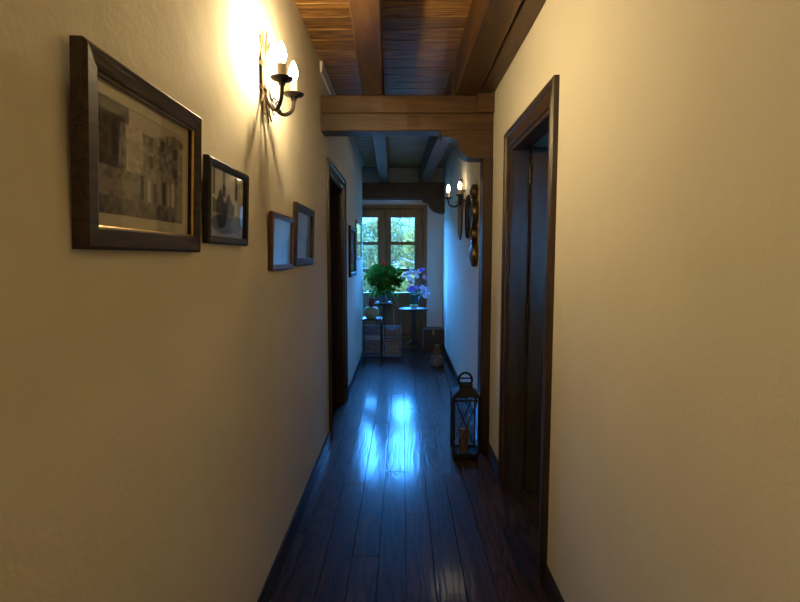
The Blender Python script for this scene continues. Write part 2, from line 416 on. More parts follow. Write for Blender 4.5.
# walls
b = bmesh.new()
bx(b, XL - WT, XL, YB - 0.1, LY0, -0.05, 2.80); bx(b, XL - WT, XL, LY1, YCOR, -0.05, 2.80); bx(b, XL - WT, XL, LY0, LY1, LZ, 2.80)
slabel(struct('wall_left', b, 'cream_plaster'), 'long cream plaster wall hung with framed pictures')
b = bmesh.new()
bx(b, XR, XR + WTR, YB - 0.1, RY0, -0.05, 2.80); bx(b, XR, XR + WTR, RY1, YE + 0.15, -0.05, 2.80); bx(b, XR, XR + WTR, RY0, RY1, RZ, 2.80)
slabel(struct('wall_right', b, 'cream_plaster'), 'long cream plaster wall with the open panelled door')
struct('wall_back', box(XL - WT, XR + WTR, YB - 0.15, YB, -0.05, 2.80), 'cream_plaster')
# end wall round the glazed door
DX0, DX1, DZ = -0.855, 0.372, 2.150
b = bmesh.new()
bx(b, XA - 0.15, DX0, YE, YE + 0.16, -0.05, 2.80); bx(b, DX1, XR + WTR, YE, YE + 0.16, -0.05, 2.80); bx(b, DX0, DX1, YE, YE + 0.16, DZ, 2.80)
slabel(struct('wall_end', b, 'white_plaster'), 'white plaster end wall around the glazed double door')
b = bmesh.new()
bx(b, XA - 0.15, XA, YCOR - 0.15, YE + 0.1, -0.05, 2.80); bx(b, XA, XL - WT, YCOR - 0.15, YCOR, -0.05, 2.80)
struct('wall_alcove', b, 'white_plaster')
# side rooms (closed shells)
b = bmesh.new()
bx(b, 2.62, 2.75, 0.8, 4.4, -0.05, 2.8); bx(b, XR + WTR, 2.62, 4.3, 4.4, -0.05, 2.8)
bx(b, XR + WTR, 1.15, 0.8, 0.9, -0.05, 2.8); bx(b, 1.85, 2.62, 0.8, 0.9, -0.05, 2.8); bx(b, 1.15, 1.85, 0.8, 0.9, -0.05, 1.10); bx(b, 1.15, 1.85, 0.8, 0.9, 2.0, 2.8)
slabel(struct('wall_side_room', b, 'room_plaster'), 'plaster walls of the room behind the open door')
b = bmesh.new()
bx(b, -1.9, -1.8, 3.4, 5.4, -0.05, 2.8); bx(b, -1.9, XL - WT, 3.3, 3.4, -0.05, 2.8); bx(b, -1.9, XL - WT, 5.4, 5.5, -0.05, 2.8)
slabel(struct('wall_dark_room', b, 'room_plaster'), 'walls of the dark room behind the left doorway')

# ceiling: slab and boards running across
ceil = struct('ceiling', box(-2.0, 2.85, YB - 0.2, YE + 0.2, 2.695, 2.86), 'beam_x')
pw = 0.1475
def board(w, l):
    b = bmesh.new(); e = 0.006; g = 0.0008; t = 0.02
    pts = [(-l / 2 + g, t), (-l / 2 + g, e), (-l / 2 + e, 0), (l / 2 - e, 0), (l / 2 - g, e), (l / 2 - g, t)]
    A = [b.verts.new((-w / 2, y, z)) for y, z in pts]; B = [b.verts.new((w / 2, y, z)) for y, z in pts]
    b.faces.new(A); b.faces.new(B[::-1])
    for i in range(6): b.faces.new((A[i], A[(i + 1) % 6], B[(i + 1) % 6], B[i]))
    return b
bo = obj('ceiling_board', board(XR - XL, pw), 'ceiling_pine', ceil)
n = 0; y = YB + pw / 2
y = 2.735 - pw / 2 - 34 * pw
while y < YE:
    o = bo if n == 0 else copy_part(bo, ceil)
    o.location = ((XL + XR) / 2, y, ZC); n += 1; y += pw
ob = obj('ceiling_board', board(XL - XA, pw), 'ceiling_pine', ceil); ob.location = ((XL + XA) / 2, YCOR + pw / 2, ZC)
for q in range(1, 4):
    o = copy_part(ob, ceil); o.location = ((XL + XA) / 2, YCOR + pw * (q + 0.5), ZC)

# trims and baseboards
b = bmesh.new(); prism(b, [(XL, ZC - 0.075), (XL + 0.012, ZC - 0.075), (XL + 0.018, ZC - 0.02), (XL + 0.018, ZC), (XL, ZC)], 3.50, YCOR)
slabel(struct('trim_1', b, 'white_plaster'), 'pale plaster cove where the left wall meets the ceiling')
def base(name, x_wall, sgn, spans):
    b = bmesh.new()
    for y0, y1 in spans:
        prism(b, [(x_wall, 0.0005), (x_wall + sgn * 0.014, 0.0005), (x_wall + sgn * 0.014, 0.078), (x_wall + sgn * 0.009, 0.088), (x_wall, 0.088)], y0, y1)
    return struct(name, b, 'baseboard_wood')
base('baseboard_left', XL, 1, [(YB, LY0 - 0.092), (LY1 + 0.092, YCOR)])
base('baseboard_right', XR, -1, [(YB, RY0 - 0.092), (RY1 + 0.092, 3.45), (3.64, YE)])
b = box(DX1, XR - 0.0145, YE - 0.014, YE, 0.0005, 0.088); struct('baseboard_end', b, 'baseboard_wood')

# ------------------------------------------------------------------ doorways (local: x along the wall, -y towards the corridor)
CASE = [(0.0, 0.0), (0.0, -0.010), (0.012, -0.016), (0.030, -0.016), (0.036, -0.010), (0.058, -0.012), (0.066, -0.022), (0.084, -0.026), (0.090, -0.020), (0.090, 0.0)]
def leaf_mesh(w, h, t, panels):
    """panelled leaf in x-z, x 0..w, centred on y=0; panels: (x0,x1,z0,z1) sunk fields"""
    b = bmesh.new()
    xs = sorted({0, w, *[p[0] for p in panels], *[p[1] for p in panels]}); zs = sorted({0, h, *[p[2] for p in panels], *[p[3] for p in panels]})
    for i in range(len(xs) - 1):
        for j in range(len(zs) - 1):
            cx, cz = (xs[i] + xs[i + 1]) / 2, (zs[j] + zs[j + 1]) / 2
            if any(p[0] < cx < p[1] and p[2] < cz < p[3] for p in panels): continue
            bx(b, xs[i], xs[i + 1], -t / 2, t / 2, zs[j], zs[j + 1])
    bmesh.ops.remove_doubles(b, verts=b.verts[:], dist=1e-5)
    return b
def raised_panel(x0, x1, z0, z1, t):
    b = bmesh.new()
    bx(b, x0 - 0.004, x1 + 0.004, -t * 0.18, t * 0.18, z0 - 0.004, z1 + 0.004)
    for s in (-1, 1):                                   # bevelled raised field, both faces
        y1, y0 = s * t * 0.40, s * t * 0.18; m = 0.03; q = 0.055
        A = [b.verts.new((x, y0, z)) for x, z in ((x0 + m, z0 + m), (x1 - m, z0 + m), (x1 - m, z1 - m), (x0 + m, z1 - m))]
        B = [b.verts.new((x, y1, z)) for x, z in ((x0 + q, z0 + q), (x1 - q, z0 + q), (x1 - q, z1 - q), (x0 + q, z1 - q))]
        b.faces.new(B)
        for i in range(4): b.faces.new((A[i], A[(i + 1) % 4], B[(i + 1) % 4], B[i]))
    return b
def doorway(name, label, loc, rz, w, h, WT=WT):
    d = slabel(struct(name, loc=loc, rz=rz), label)
    b = bmesh.new(); sweep_rect(b, CASE, -w / 2, w / 2, 0.0005, h, closed=False); obj('casing', b, 'door_wood', d)
    # inside lining with a rebate stop
    b = bmesh.new(); sweep_rect(b, [(0.0, 0.0), (-0.022, 0.0), (-0.022, WT * 0.62), (-0.010, WT * 0.62), (-0.010, WT), (0.0, WT)], -w / 2, w / 2, 0.0005, h, closed=False)
    obj('lining', b, 'door_wood', d)
    b = bmesh.new(); sweep_rect(b, [(o, WT - y) for o, y in CASE], -w / 2, w / 2, 0.0005, h, closed=False); obj('casing', b, 'door_wood', d)
    return d
def door_leaf(parent, w, h, hinge_xy, rz, mirrored):
    """leaf from the hinge at local origin along +x"""
    t = 0.042; s = 0.105
    pn = [(s, w - s, 0.26, 0.66), (s, w - s, 0.78, 0.92), (s, w - s, 1.06, 1.86)]
    lf = obj('leaf', leaf_mesh(w, h, t, pn), 'door_wood', parent, (hinge_xy[0], hinge_xy[1], 0.008), (0, 0, rz))
    for p in pn: obj('panel', raised_panel(*p, t), 'door_wood', lf)
    for p in pn:
        for sgn in (-1, 1):
            b = bmesh.new(); sweep_rect(b, [(0, sgn * t * 0.18), (0, sgn * (t / 2 + 0.006)), (0.012, sgn * (t / 2 + 0.004)), (0.014, sgn * t / 2)], *p)
            obj('panel_moulding', b, 'door_wood', lf)
    for z in (0.25, 1.0, 1.78):
        b = bmesh.new(); lathe(b, [(0, 0), (0.008, 0.002), (0.008, 0.09), (0.005, 0.098), (0, 0.1)], 10, -0.008, 0, z); obj('hinge', b, 'wrought_iron', lf, smooth=True)
    b = bmesh.new()
    for sgn in (-1, 1):
        bx(b, w - 0.075, w - 0.035, sgn * (t / 2) - 0.003, sgn * (t / 2) + 0.003, 0.93, 1.13, 0.002)
        tube(b, [(w - 0.055, sgn * t / 2, 1.05), (w - 0.055, sgn * (t / 2 + 0.04), 1.05), (w - 0.075, sgn * (t / 2 + 0.05), 1.05), (w - 0.17, sgn * (t / 2 + 0.045), 1.045)], 0.008, 8)
    obj('handle', b, 'brass', lf, smooth=True)
    return lf
# right doorway: local x = -Y, local -y = -X
dR = doorway('door_1', 'dark wooden doorway in the right wall with panelled door swung open', (XR, (RY0 + RY1) / 2, 0), -PI / 2, RY1 - RY0, RZ, WTR)
# hinge on the far jamb; local x of far jamb = -(w/2); leaf runs into the room = local +y
wR = RY1 - RY0
door_leaf(dR, wR - 0.03, RZ - 0.02, (-wR / 2 + 0.028, WTR + 0.012), PI / 2 - math.radians(1.5), False)
# left doorway: local x = +Y, local -y = +X ; far jamb = +w/2
dL = doorway('door_2', 'dark doorway in the left wall beyond the two small pictures', (XL, (LY0 + LY1) / 2, 0), PI / 2, LY1 - LY0, LZ)
wL = LY1 - LY0
door_leaf(dL, wL - 0.03, LZ - 0.02, (wL / 2 - 0.028, WT + 0.012), PI / 2 + math.radians(1.5), True)

# side-room window (its daylight falls on the open leaf)
wn = slabel(struct('window_1', loc=(1.50, 0.9, 1.10), rz=PI), 'curtained window of the room behind the open door')
b = bmesh.new(); sweep_rect(b, [(0, -0.01), (-0.045, -0.01), (-0.045, 0.06), (0, 0.06)], -0.35, 0.35, 0.0, 0.90)
obj('frame', b, 'door_wood', wn)
obj('pane', box(-0.305, 0.305, 0.022, 0.028, 0.045, 0.855), 'window_glass', wn)
b = bmesh.new(); n = 48                                # gathered cloth added over the unseen window to dim and warm its daylight
A = [b.verts.new((-0.46 + 0.92 * i / n, -0.045 + 0.014 * math.sin(i * 1.3), -0.12)) for i in range(n + 1)]
B = [b.verts.new((v.co.x, v.co.y * 0.9, 0.98)) for v in A]
for i in range(n): b.faces.new((A[i], A[i + 1], B[i + 1], B[i]))
cu = obj('curtain', b, 'curtain_cloth', None, (1.50, 0.9, 1.10), (0, 0, PI), smooth=True)
tag(cu, 'cream curtain added over the unseen side window to dim and warm its daylight', 'curtain')

# ------------------------------------------------------------------ glazed double door at the end
gd = slabel(struct('door_3', loc=(0, YE, 0)), 'brown wooden glazed double door with trees outside')
b = bmesh.new(); sweep_rect(b, [(0, -0.02), (-0.050, -0.02), (-0.055, -0.012), (-0.055, 0.05), (-0.088, 0.05), (-0.088, 0.11), (0, 0.11)], DX0, DX1, 0.0005, DZ, closed=False)
obj('frame', b, 'end_door_wood', gd)
XM = -0.240
GX = [(-0.762, XM - 0.001), (XM + 0.001, 0.282)]
ZR = [(1.965, 1.605), (1.560, 1.205), (1.160, 0.845)]
for q, (a, c) in enumerate(GX):
    sl = 0.092 if q == 0 else 0.085
    st = 0.092
    xa, xb = (a + st, c - 0.124 + 0.0) if q == 0 else (c - 0.102, None)
    if q == 0: xa, xb = -0.672, -0.365
    else: xa, xb = -0.163, 0.186
    top = 2.065
    b = bmesh.new(); t0, t1 = 0.0, 0.05
    bx(b, a, xa, t0, t1, 0.03, top); bx(b, xb, c, t0, t1, 0.03, top)
    for z0, z1 in ((ZR[0][0], top), (ZR[1][0], ZR[0][1]), (ZR[2][0], ZR[1][1]), (0.70, ZR[2][1]), (0.03, 0.17)):
        bx(b, xa, xb, t0, t1, z0, z1)
    lf = obj('leaf', b, 'end_door_wood', gd)
    for z1, z0 in ZR:
        obj('pane', box(xa - 0.004, xb + 0.004, 0.022, 0.028, z0 - 0.004, z1 + 0.004), 'window_glass', lf)
        b = bmesh.new(); sweep_rect(b, [(0, 0.02), (0, -0.004), (0.010, -0.006), (0.012, 0.0)], xa, xb, z0, z1)
        b2 = bmesh.new(); 
        b2.free()
        obj('glazing_bead', b, 'end_door_wood', lf)
    b = bmesh.new(); bx(b, xa - 0.004, xb + 0.004, 0.018, 0.034, 0.166, 0.704)
    m, qd = 0.025, 0.05
    A = [b.verts.new((x_, 0.018, z_)) for x_, z_ in ((xa + m, 0.17 + m), (xb - m, 0.17 + m), (xb - m, 0.70 - m), (xa + m, 0.70 - m))]
    B = [b.verts.new((x_, 0.006, z_)) for x_, z_ in ((xa + qd, 0.17 + qd), (xb - qd, 0.17 + qd), (xb - qd, 0.70 - qd), (xa + qd, 0.70 - qd))]
    b.faces.new(B)
    for i in range(4): b.faces.new((A[i], A[(i + 1) % 4], B[(i + 1) % 4], B[i]))
    obj('panel', b, 'end_door_wood', lf)
    if q == 1:
        b = bmesh.new(); bx(b, a - 0.022, a + 0.024, -0.014, 0.0, 0.03, top); bx(b, a - 0.012, a + 0.014, -0.020, -0.014, 0.03, top)
        obj('astragal', b, 'end_door_wood', lf)
        b = bmesh.new(); tube(b, [(a + 0.001, -0.030, 0.10), (a + 0.001, -0.030, 2.04)], 0.0055, 8)
        for z in (0.2, 1.0, 1.58, 2.03): bx(b, a - 0.012, a + 0.014, -0.036, -0.018, z - 0.015, z + 0.015)
        obj('bolt_rod', b, 'wrought_iron', lf)
        b = bmesh.new(); bx(b, a - 0.014, a + 0.016, -0.034, -0.02, 0.97, 1.09, 0.002); tube(b, [(a, -0.034, 1.05), (a, -0.062, 1.05), (a + 0.09, -0.066, 1.045)], 0.007, 8)
        obj('handle', b, 'wrought_iron', lf, smooth=True)
    for z in (0.3, 1.05, 1.85):
        hx = a if q == 0 else c
        b = bmesh.new(); lathe(b, [(0, 0), (0.007, 0.002), (0.007, 0.08), (0, 0.085)], 10, hx, -0.004, z); obj('hinge', b, 'wrought_iron', lf, smooth=True)
obj('threshold', box(DX0, DX1, -0.02, 0.11, 0.0005, 0.028), 'end_door_wood', gd)

# ------------------------------------------------------------------ timber ceiling beams
def rough_beam(x0, x1, y0, y1, z0, z1, axis, amp=0.004, bev=0.008, skew=0.0):
    """hewn timber: chamfered box cut into stations that wander a little"""
    b = bmesh.new(); n = 14; R = []
    rnd = random.Random(int((x0 + y0 + z0) * 1000))
    for i in range(n + 1):
        t = i / n; d = [rnd.uniform(-amp, amp) for _ in range(4)]
        if axis == 'Y':
            u0, u1, v0, v1 = x0 + d[0], x1 + d[1], z0 + d[2], z1
            pts = [(u0 + bev, v0), (u1 - bev, v0), (u1, v0 + bev), (u1, v1), (u0, v1), (u0, v0 + bev)]
            R.append([b.verts.new((u + skew * (y0 + (y1 - y0) * t - (y1 if y0 < 0 else y0)), y0 + (y1 - y0) * t, v)) for u, v in pts])
        else:
            u0, u1, v0, v1 = y0 + d[0], y1 + d[1], z0 + d[2] * 0.5, z1 + d[3] * 0.3
            pts = [(u0 + bev, v0), (u1 - bev, v0), (u1, v0 + bev), (u1, v1 - bev), (u1 - bev, v1), (u0 + bev, v1), (u0, v1 - bev), (u0, v0 + bev)]
            R.append([b.verts.new((x0 + (x1 - x0) * t, u, v)) for u, v in pts])
    for A, B in zip(R, R[1:]):
        m = len(A)
        for i in range(m): b.faces.new((A[i], A[(i + 1) % m], B[(i + 1) % m], B[i]))
    b.faces.new(R[0][::-1]); b.faces.new(R[-1])
    return b
def joist(x0, x1, y0, y1, z0, label, skew=0.0):
    o = obj('ceiling_joist', rough_beam(x0, x1, y0, y1, z0, ZC + 0.004, 'Y', skew=skew), 'beam_y'); return tag(o, label, 'beam', 'joists under the board ceiling')
joist(-0.264, -0.124, YB, 3.50, 2.455, 'brown ceiling joist running lengthwise above the near corridor, left of centre', -0.028)
joist(0.356, 0.508, YB, 3.50, 2.455, 'dark ceiling joist in the near corridor beside the one on the right wall', -0.003)
joist(0.515, XR + 0.004, YB, 3.47, 2.462, 'ceiling joist lying tight against the right wall above the open door')
joist(-0.258, -0.124, 3.66, 7.62, 2.445, 'lit ceiling joist in the far bay, nearer the left wall', -0.0175)
joist(0.345, 0.480, 3.66, 7.62, 2.445, 'lit ceiling joist in the far bay, nearer the right wall', -0.0245)

def corbel_mesh(pts, y0, y1, xw, ztop):
    b = bmesh.new(); prism(b, pts + [(xw, pts[-1][1]), (xw, ztop), (pts[0][0], ztop)], y0, y1); return b
B1Y = 3.50
cb = thing('cross_beam', 'heavy brown double timber beam across the near corridor, on the post', 'beam', (0, B1Y, 0), 0, 'cross beams')
obj('lower_timber', rough_beam(XL - 0.004, XR + 0.004, 0, 0.165, 2.222, 2.338, 'X', 0.0025, 0.005), 'beam_x', cb)
obj('upper_timber', rough_beam(XL - 0.004, XR + 0.004, 0.003, 0.165, 2.338, 2.455, 'X', 0.0025, 0.005), 'beam_x', cb)
def pX(px, Y=3.5): return (px - 402) / 510.0 * Y
def pZ(py, Y=3.5): return EYE + (257 - py) / 510.0 * Y
cp = curve_pts([(pX(440), 0, 2.205), (pX(441.5), 0, 2.190), (pX(445), 0, 2.183), (pX(450), 0, 2.178), (pX(455), 0, 2.155), (pX(457.5), 0, 2.115), (pX(461), 0, 2.075), (pX(466), 0, 2.050), (pX(471), 0, 2.043)], 5)
obj('corbel', corbel_mesh([(p.x, p.z) for p in cp], -0.002, 0.155, XR + 0.002, 2.2225), 'beam_x', cb)
obj('end_block', box(0.495, XR + 0.002, -0.032, 0.004, 2.335, 2.458, 0.004), 'beam_x', cb)
B2Y = 7.43
cb2 = thing('cross_beam', 'dark timber beam above the glazed end door', 'beam', (0, B2Y, 0), 0, 'cross beams')
obj('timber', rough_beam(XA - 0.02, XR + 0.004, 0, 0.17, 2.212, 2.445, 'X', 0.004, 0.008), 'beam_far', cb2)
def qX(px): return (px - 402) / 510.0 * B2Y
cp = curve_pts([(qX(422), 0, 2.20), (qX(424), 0, 2.175), (qX(428), 0, 2.150), (qX(430), 0, 2.10), (qX(433), 0, 2.05), (qX(437), 0, 2.020), (qX(441), 0, 2.010)], 5)
obj('corbel', corbel_mesh([(p.x, p.z) for p in cp], -0.002, 0.16, XR + 0.002, 2.2125), 'beam_far', cb2)
po = obj('wooden_post', rough_beam(0, 0, 0, 0, 0, 0, 'X') if False else box(0.546, XR + 0.004, 3.485, 3.640, 0.0005, 2.048, 0.008), 'post_z')
tag(po, 'dark square wooden post on the right wall under the carved corbel', 'post')

# ------------------------------------------------------------------ framed pictures
def mixc(a, b, t): return tuple(a[i] * (1 - t) + b[i] * t for i in range(3))
def hsh(i, j, k=0):
    v = math.sin(i * 127.1 + j * 311.7 + k * 74.7) * 43758.5453; return v - math.floor(v)
def vnoise(x, y, k=0):
    i, j = math.floor(x), math.floor(y); u, v = x - i, y - j
    u, v = u * u * (3 - 2 * u), v * v * (3 - 2 * v)
    return (hsh(i, j, k) * (1 - u) + hsh(i + 1, j, k) * u) * (1 - v) + (hsh(i, j + 1, k) * (1 - u) + hsh(i + 1, j + 1, k) * u) * v
def sepia(g): g = max(0.0, (g - 0.10)) ** 1.7 * 2.1; return (g * 0.62 + 0.012, g * 0.55 + 0.010, g * 0.42 + 0.008)
def paint_farm(u, v):
    g = 0.30 + 0.28 * vnoise(u * 30, v * 24) - 0.1
    if v > 0.42:                                    # house fronts
        g = 0.26 + 0.30 * vnoise(u * 30, v * 24, 1)
        if u < 0.22: g *= 0.55
        if u > 0.27 and u < 0.45: g = 0.50 + 0.22 * vnoise(u * 26, v * 26, 2)
        for cx, cz in ((0.16, 0.78), (0.16, 0.60), (0.55, 0.80), (0.70, 0.80), (0.55, 0.58), (0.88, 0.76), (0.88, 0.55)):
            if abs(u - cx) < 0.028 and abs(v - cz) < 0.06: g = 0.12
        if v > 0.9 + 0.06 * math.sin(u * 9): g = 0.62
        if v > 0.86 and u < 0.3: g = 0.22
    elif v < 0.16:
        g = 0.2 + 0.25 * vnoise(u * 34, v * 22, 3)
        if u > 0.5 and v > 0.5 - u * 0.5: g = 0.42
    else:
        g = 0.33 + 0.20 * vnoise(u * 40, v * 20, 4)
        if u < 0.5 and v > 0.2 + 0.12 * u and v < 0.3 + 0.12 * u: g = 0.48
    for cx, hgt, tone in ((0.44, 0.48, 0.10), (0.53, 0.45, 0.7), (0.60, 0.44, 0.2), (0.66, 0.52, 0.55), (0.72, 0.49, 0.07), (0.79, 0.46, 0.62), (0.85, 0.50, 0.75)):
        if abs(u - cx) < 0.022 and 0.17 < v < hgt: g = tone if v < hgt - 0.06 else 0.5
    return sepia(g)
def paint_car(u, v):
    g = 0.8 + 0.15 * vnoise(u * 12, v * 10)
    c = (g * 0.85, g * 0.82, g * 0.64)
    if v < 0.72 and v > 0.36 and 0.12 < u < 0.72 and v < 0.5 + 0.25 * vnoise(u * 9, 2, 5): c = sepia(0.16 + 0.2 * vnoise(u * 26, v * 22, 2))
    for cx in (0.15, 0.42, 0.78):
        if abs(u - cx) < 0.035 and v > 0.62: c = sepia(0.22)
    if v <= 0.36: c = sepia(0.48 + 0.2 * vnoise(u * 20, v * 12, 6))
    if ((u - 0.46) / 0.36) ** 2 + ((v - 0.20) / 0.15) ** 2 < 1: c = (0.016, 0.015, 0.014)
    if ((u - 0.78) / 0.16) ** 2 + ((v - 0.21) / 0.14) ** 2 < 1: c = (0.16, 0.22, 0.29)  # blue reflection in the picture glass, painted into the print
    return c
def paint_sky(u, v):
    t = 0.5 + 0.5 * v; c = mixc((0.20, 0.24, 0.28), (0.42, 0.47, 0.50), t)
    if v < 0.4 + 0.5 * (u - 0.45) and u > 0.5: c = mixc(c, (0.08, 0.10, 0.11), 0.6)
    n = vnoise(u * 8, v * 6, 8); return mixc(c, (0.5, 0.55, 0.58), 0.25 * n)
def paint_valley(u, v):
    n = vnoise(u * 16, v * 14, 9); g = 0.34 + 0.22 * n
    if v > 0.7: g = 0.52
    if abs(v - 0.45 - 0.1 * math.sin(u * 7)) < 0.08: g = 0.22
    return (g * 0.36, g * 0.40, g * 0.40)
def paint_portrait(u, v):
    c = (0.16, 0.13, 0.10)
    if ((u - 0.5) / 0.16) ** 2 + ((v - 0.66) / 0.14) ** 2 < 1: c = (0.34, 0.20, 0.13)
    elif v < 0.5 and abs(u - 0.5) < 0.34: c = (0.17, 0.035, 0.03)
    elif v > 0.76 and abs(u - 0.5) < 0.2: c = (0.04, 0.025, 0.02)
    return mixc(c, (0.2, 0.2, 0.2), 0.25 * vnoise(u * 12, v * 12, 11))
def paint_green(u, v):
    return mixc((0.26, 0.32, 0.28), (0.5, 0.55, 0.5), vnoise(u * 7, v * 9, 12) * 0.6 + 0.4 * v)
def picture(label, y0, y1, z0, z1, fw, depth, mat, paint, mat_w=0.0, tilt=0.0, profile='flat'):
    w_, h_ = y1 - y0, z1 - z0
    t = thing('framed_picture', label, 'picture', (XL + 0.001 + (z1 - z0) / 2 * math.sin(tilt), (y0 + y1) / 2, (z0 + z1) / 2), PI / 2, 'framed pictures on the left wall', tilt)
    iw, ih = w_ - 2 * fw, h_ - 2 * fw
    if profile == 'flat': pr = [(0, 0), (0, -depth * 0.80), (0.004, -depth * 0.88), (fw - 0.006, -depth), (fw, -depth + 0.005), (fw, 0)]
    else: pr = [(0, 0), (0, -depth * 0.55), (fw * 0.35, -depth * 0.62), (fw * 0.45, -depth * 0.9), (fw * 0.75, -depth), (fw, -depth * 0.8), (fw, 0)]
    b = bmesh.new(); sweep_rect(b, pr, -iw / 2, iw / 2, -ih / 2, ih / 2); obj('frame', b, mat, t)
    obj('backing_board', box(-iw / 2, iw / 2, -0.004, 0, -ih / 2, ih / 2), 'frame_dark', t)
    pw_, ph_ = iw - 2 * mat_w, ih - 2 * mat_w
    if mat_w:
        b = bmesh.new(); sweep_rect(b, [(0, -0.004), (0.002, -0.0065), (mat_w, -0.0065), (mat_w, -0.004)], -pw_ / 2, pw_ / 2, -ph_ / 2, ph_ / 2); obj('mat_board', b, 'mat_board', t)
        b = bmesh.new(); sweep_rect(b, [(0, -depth * 0.78), (-0.003, -depth * 0.7), (-0.003, -depth * 0.6), (0, -depth * 0.6)], -iw / 2, iw / 2, -ih / 2, ih / 2); obj('gilt_slip', b, 'brass', t)
    print_sheet('photo', pw_, ph_, -0.0045, paint, 'photo_print', t)
    obj('glass', box(-iw / 2 + 0.0005, iw / 2 - 0.0005, -0.0105, -0.0085, -ih / 2 + 0.0005, ih / 2 - 0.0005), 'picture_glass', t)
    return t
picture('large dark framed sepia photograph of people outside farm houses, nearest on the wall', 0.843, 1.322, 1.393, 1.732, 0.040, 0.026, 'frame_dark', paint_farm, 0.027, 0.042)
picture('small black framed photograph with a dark car shape, beside the largest picture', 1.395, 1.750, 1.418, 1.655, 0.022, 0.020, 'frame_black', paint_car, 0.0, 0.042)
picture('small reddish brown framed pale picture, lowest of the pair below the wall lamp', 2.075, 2.475, 1.324, 1.566, 0.024, 0.018, 'frame_red', paint_sky, 0.0, 0.040)
picture('dark brown framed grey landscape picture just before the left doorway', 2.520, 3.020, 1.336, 1.650, 0.038, 0.022, 'frame_dark', paint_valley, 0.0, 0.040)
picture('dark framed portrait picture hanging just past the left doorway', 5.20, 5.83, 1.172, 1.70, 0.045, 0.026, 'frame_dark', paint_portrait)
picture('narrow dark framed pale picture, farthest on the left wall', 5.98, 6.72, 1.350, 1.812, 0.030, 0.018, 'frame_black', paint_green)

# ------------------------------------------------------------------ wall lamps
def bulb_mesh():
    b = bmesh.new(); lathe(b, [(0.009, 0.0), (0.012, 0.008), (0.0175, 0.024), (0.018, 0.034), (0.0135, 0.052), (0.006, 0.070), (0.0, 0.078)], 10); return b
def sconce(label, loc, rz, candles, glow='bulb_glow'):
    """candles: (x along wall, out from wall, z of drip pan)"""
    t = thing('wall_sconce', label, 'wall lamp', loc, rz, 'wall sconces')
    b = bmesh.new()                                  # bundle of flat forged straps, flared at both ends
    for k, (dx, top, bot, wd) in enumerate(((0, 0.172, -0.168, 0.026), (-0.024, 0.156, -0.150, 0.017), (0.024, 0.156, -0.150, 0.017), (-0.043, 0.128, -0.115, 0.013), (0.043, 0.128, -0.115, 0.013))):
        n = 12; A = []
        for i in range(n + 1):
            u = i / n; z = bot + (top - bot) * u
            fl = 1 + 1.1 * (2 * u - 1) ** 4
            cx = dx * fl; hw = wd * (1 - 0.75 * abs(2 * u - 1) ** 5) * 0.5 + 0.001
            yo = -0.014 - 0.006 * math.cos((2 * u - 1) * 1.5) - (0.010 * abs(2 * u - 1) ** 3) - 0.002 * (k == 0)
            A.append([b.verts.new((cx - hw, yo, z)), b.verts.new((cx + hw, yo, z)), b.verts.new((cx + hw, yo + 0.005, z)), b.verts.new((cx - hw, yo + 0.005, z))])
        for P, Q in zip(A, A[1:]):
            for i in range(4): b.faces.new((P[i], P[(i + 1) % 4], Q[(i + 1) % 4], Q[i]))
        b.faces.new(A[0][::-1]); b.faces.new(A[-1])
    for z in (0.045, -0.045): bx(b, -0.046, 0.046, -0.026, 0.0, z - 0.008, z + 0.008, 0.002)
    obj('backplate', b, 'gilded_iron', t, smooth=False)
    for cx, out, zp in candles:
        b = bmesh.new()
        s = 1 if cx >= 0 else -1
        pts = curve_pts([(s * 0.006, -0.022, zp + 0.015), (s * 0.010 + cx * 0.12, -0.030, zp - 0.045), (cx * 0.45, -0.02 - out * 0.42, zp - 0.088), (cx * 0.88, -out * 0.92, zp - 0.066), (cx, -out, zp - 0.022), (cx, -out, zp)], 6)
        tube(b, pts, 0.0078, 8)
        cur = curve_pts([(cx * 0.45, -0.02 - out * 0.42, zp - 0.080), (cx * 0.3, -0.02 - out * 0.25, zp - 0.055), (cx * 0.36, -0.02 - out * 0.38, zp - 0.04), (cx * 0.46, -0.02 - out * 0.42, zp - 0.052)], 5)
        tube(b, cur, 0.0035, 6)
        obj('arm', b, 'wrought_iron', t, smooth=True)
        b = bmesh.new(); lathe(b, [(0, -0.022), (0.010, -0.020), (0.014, -0.008), (0.020, -0.004), (0.038, 0.002), (0.043, 0.009), (0.041, 0.010), (0.034, 0.005), (0.018, 0.003), (0, 0.003)], 20, cx, -out, zp)
        obj('drip_pan', b, 'wrought_iron', t, smooth=True)
        b = bmesh.new(); lathe(b, [(0.0, 0.003), (0.0175, 0.003), (0.018, 0.010), (0.0165, 0.050), (0.0170, 0.058), (0.012, 0.060), (0, 0.060)], 16, cx, -out, zp)
        ca = obj('candle', b, 'candle_sleeve', t, smooth=True)
        obj('bulb', bulb_mesh(), glow, ca, (cx, -out, zp + 0.0605), smooth=True)
    return t
sconce('gilded iron wall lamp with two lit candle bulbs above the left hand pictures', (XL, 2.045, 2.070), PI / 2, [(-0.112, 0.104, -0.044), (0.112, 0.100, -0.032)])
sconce('iron wall lamp with two candle bulbs on the left wall behind the viewer', (XL, -0.95, 2.070), PI / 2, [(-0.112, 0.104, -0.040), (0.112, 0.100, -0.034)], 'bulb_glow_mid')
sconce('small iron wall lamp with two lit bulbs on the far right wall', (XR, 5.05, 1.975), -PI / 2, [(0.020, 0.052, 0.0), (-0.120, 0.150, -0.012)], 'bulb_glow_small')

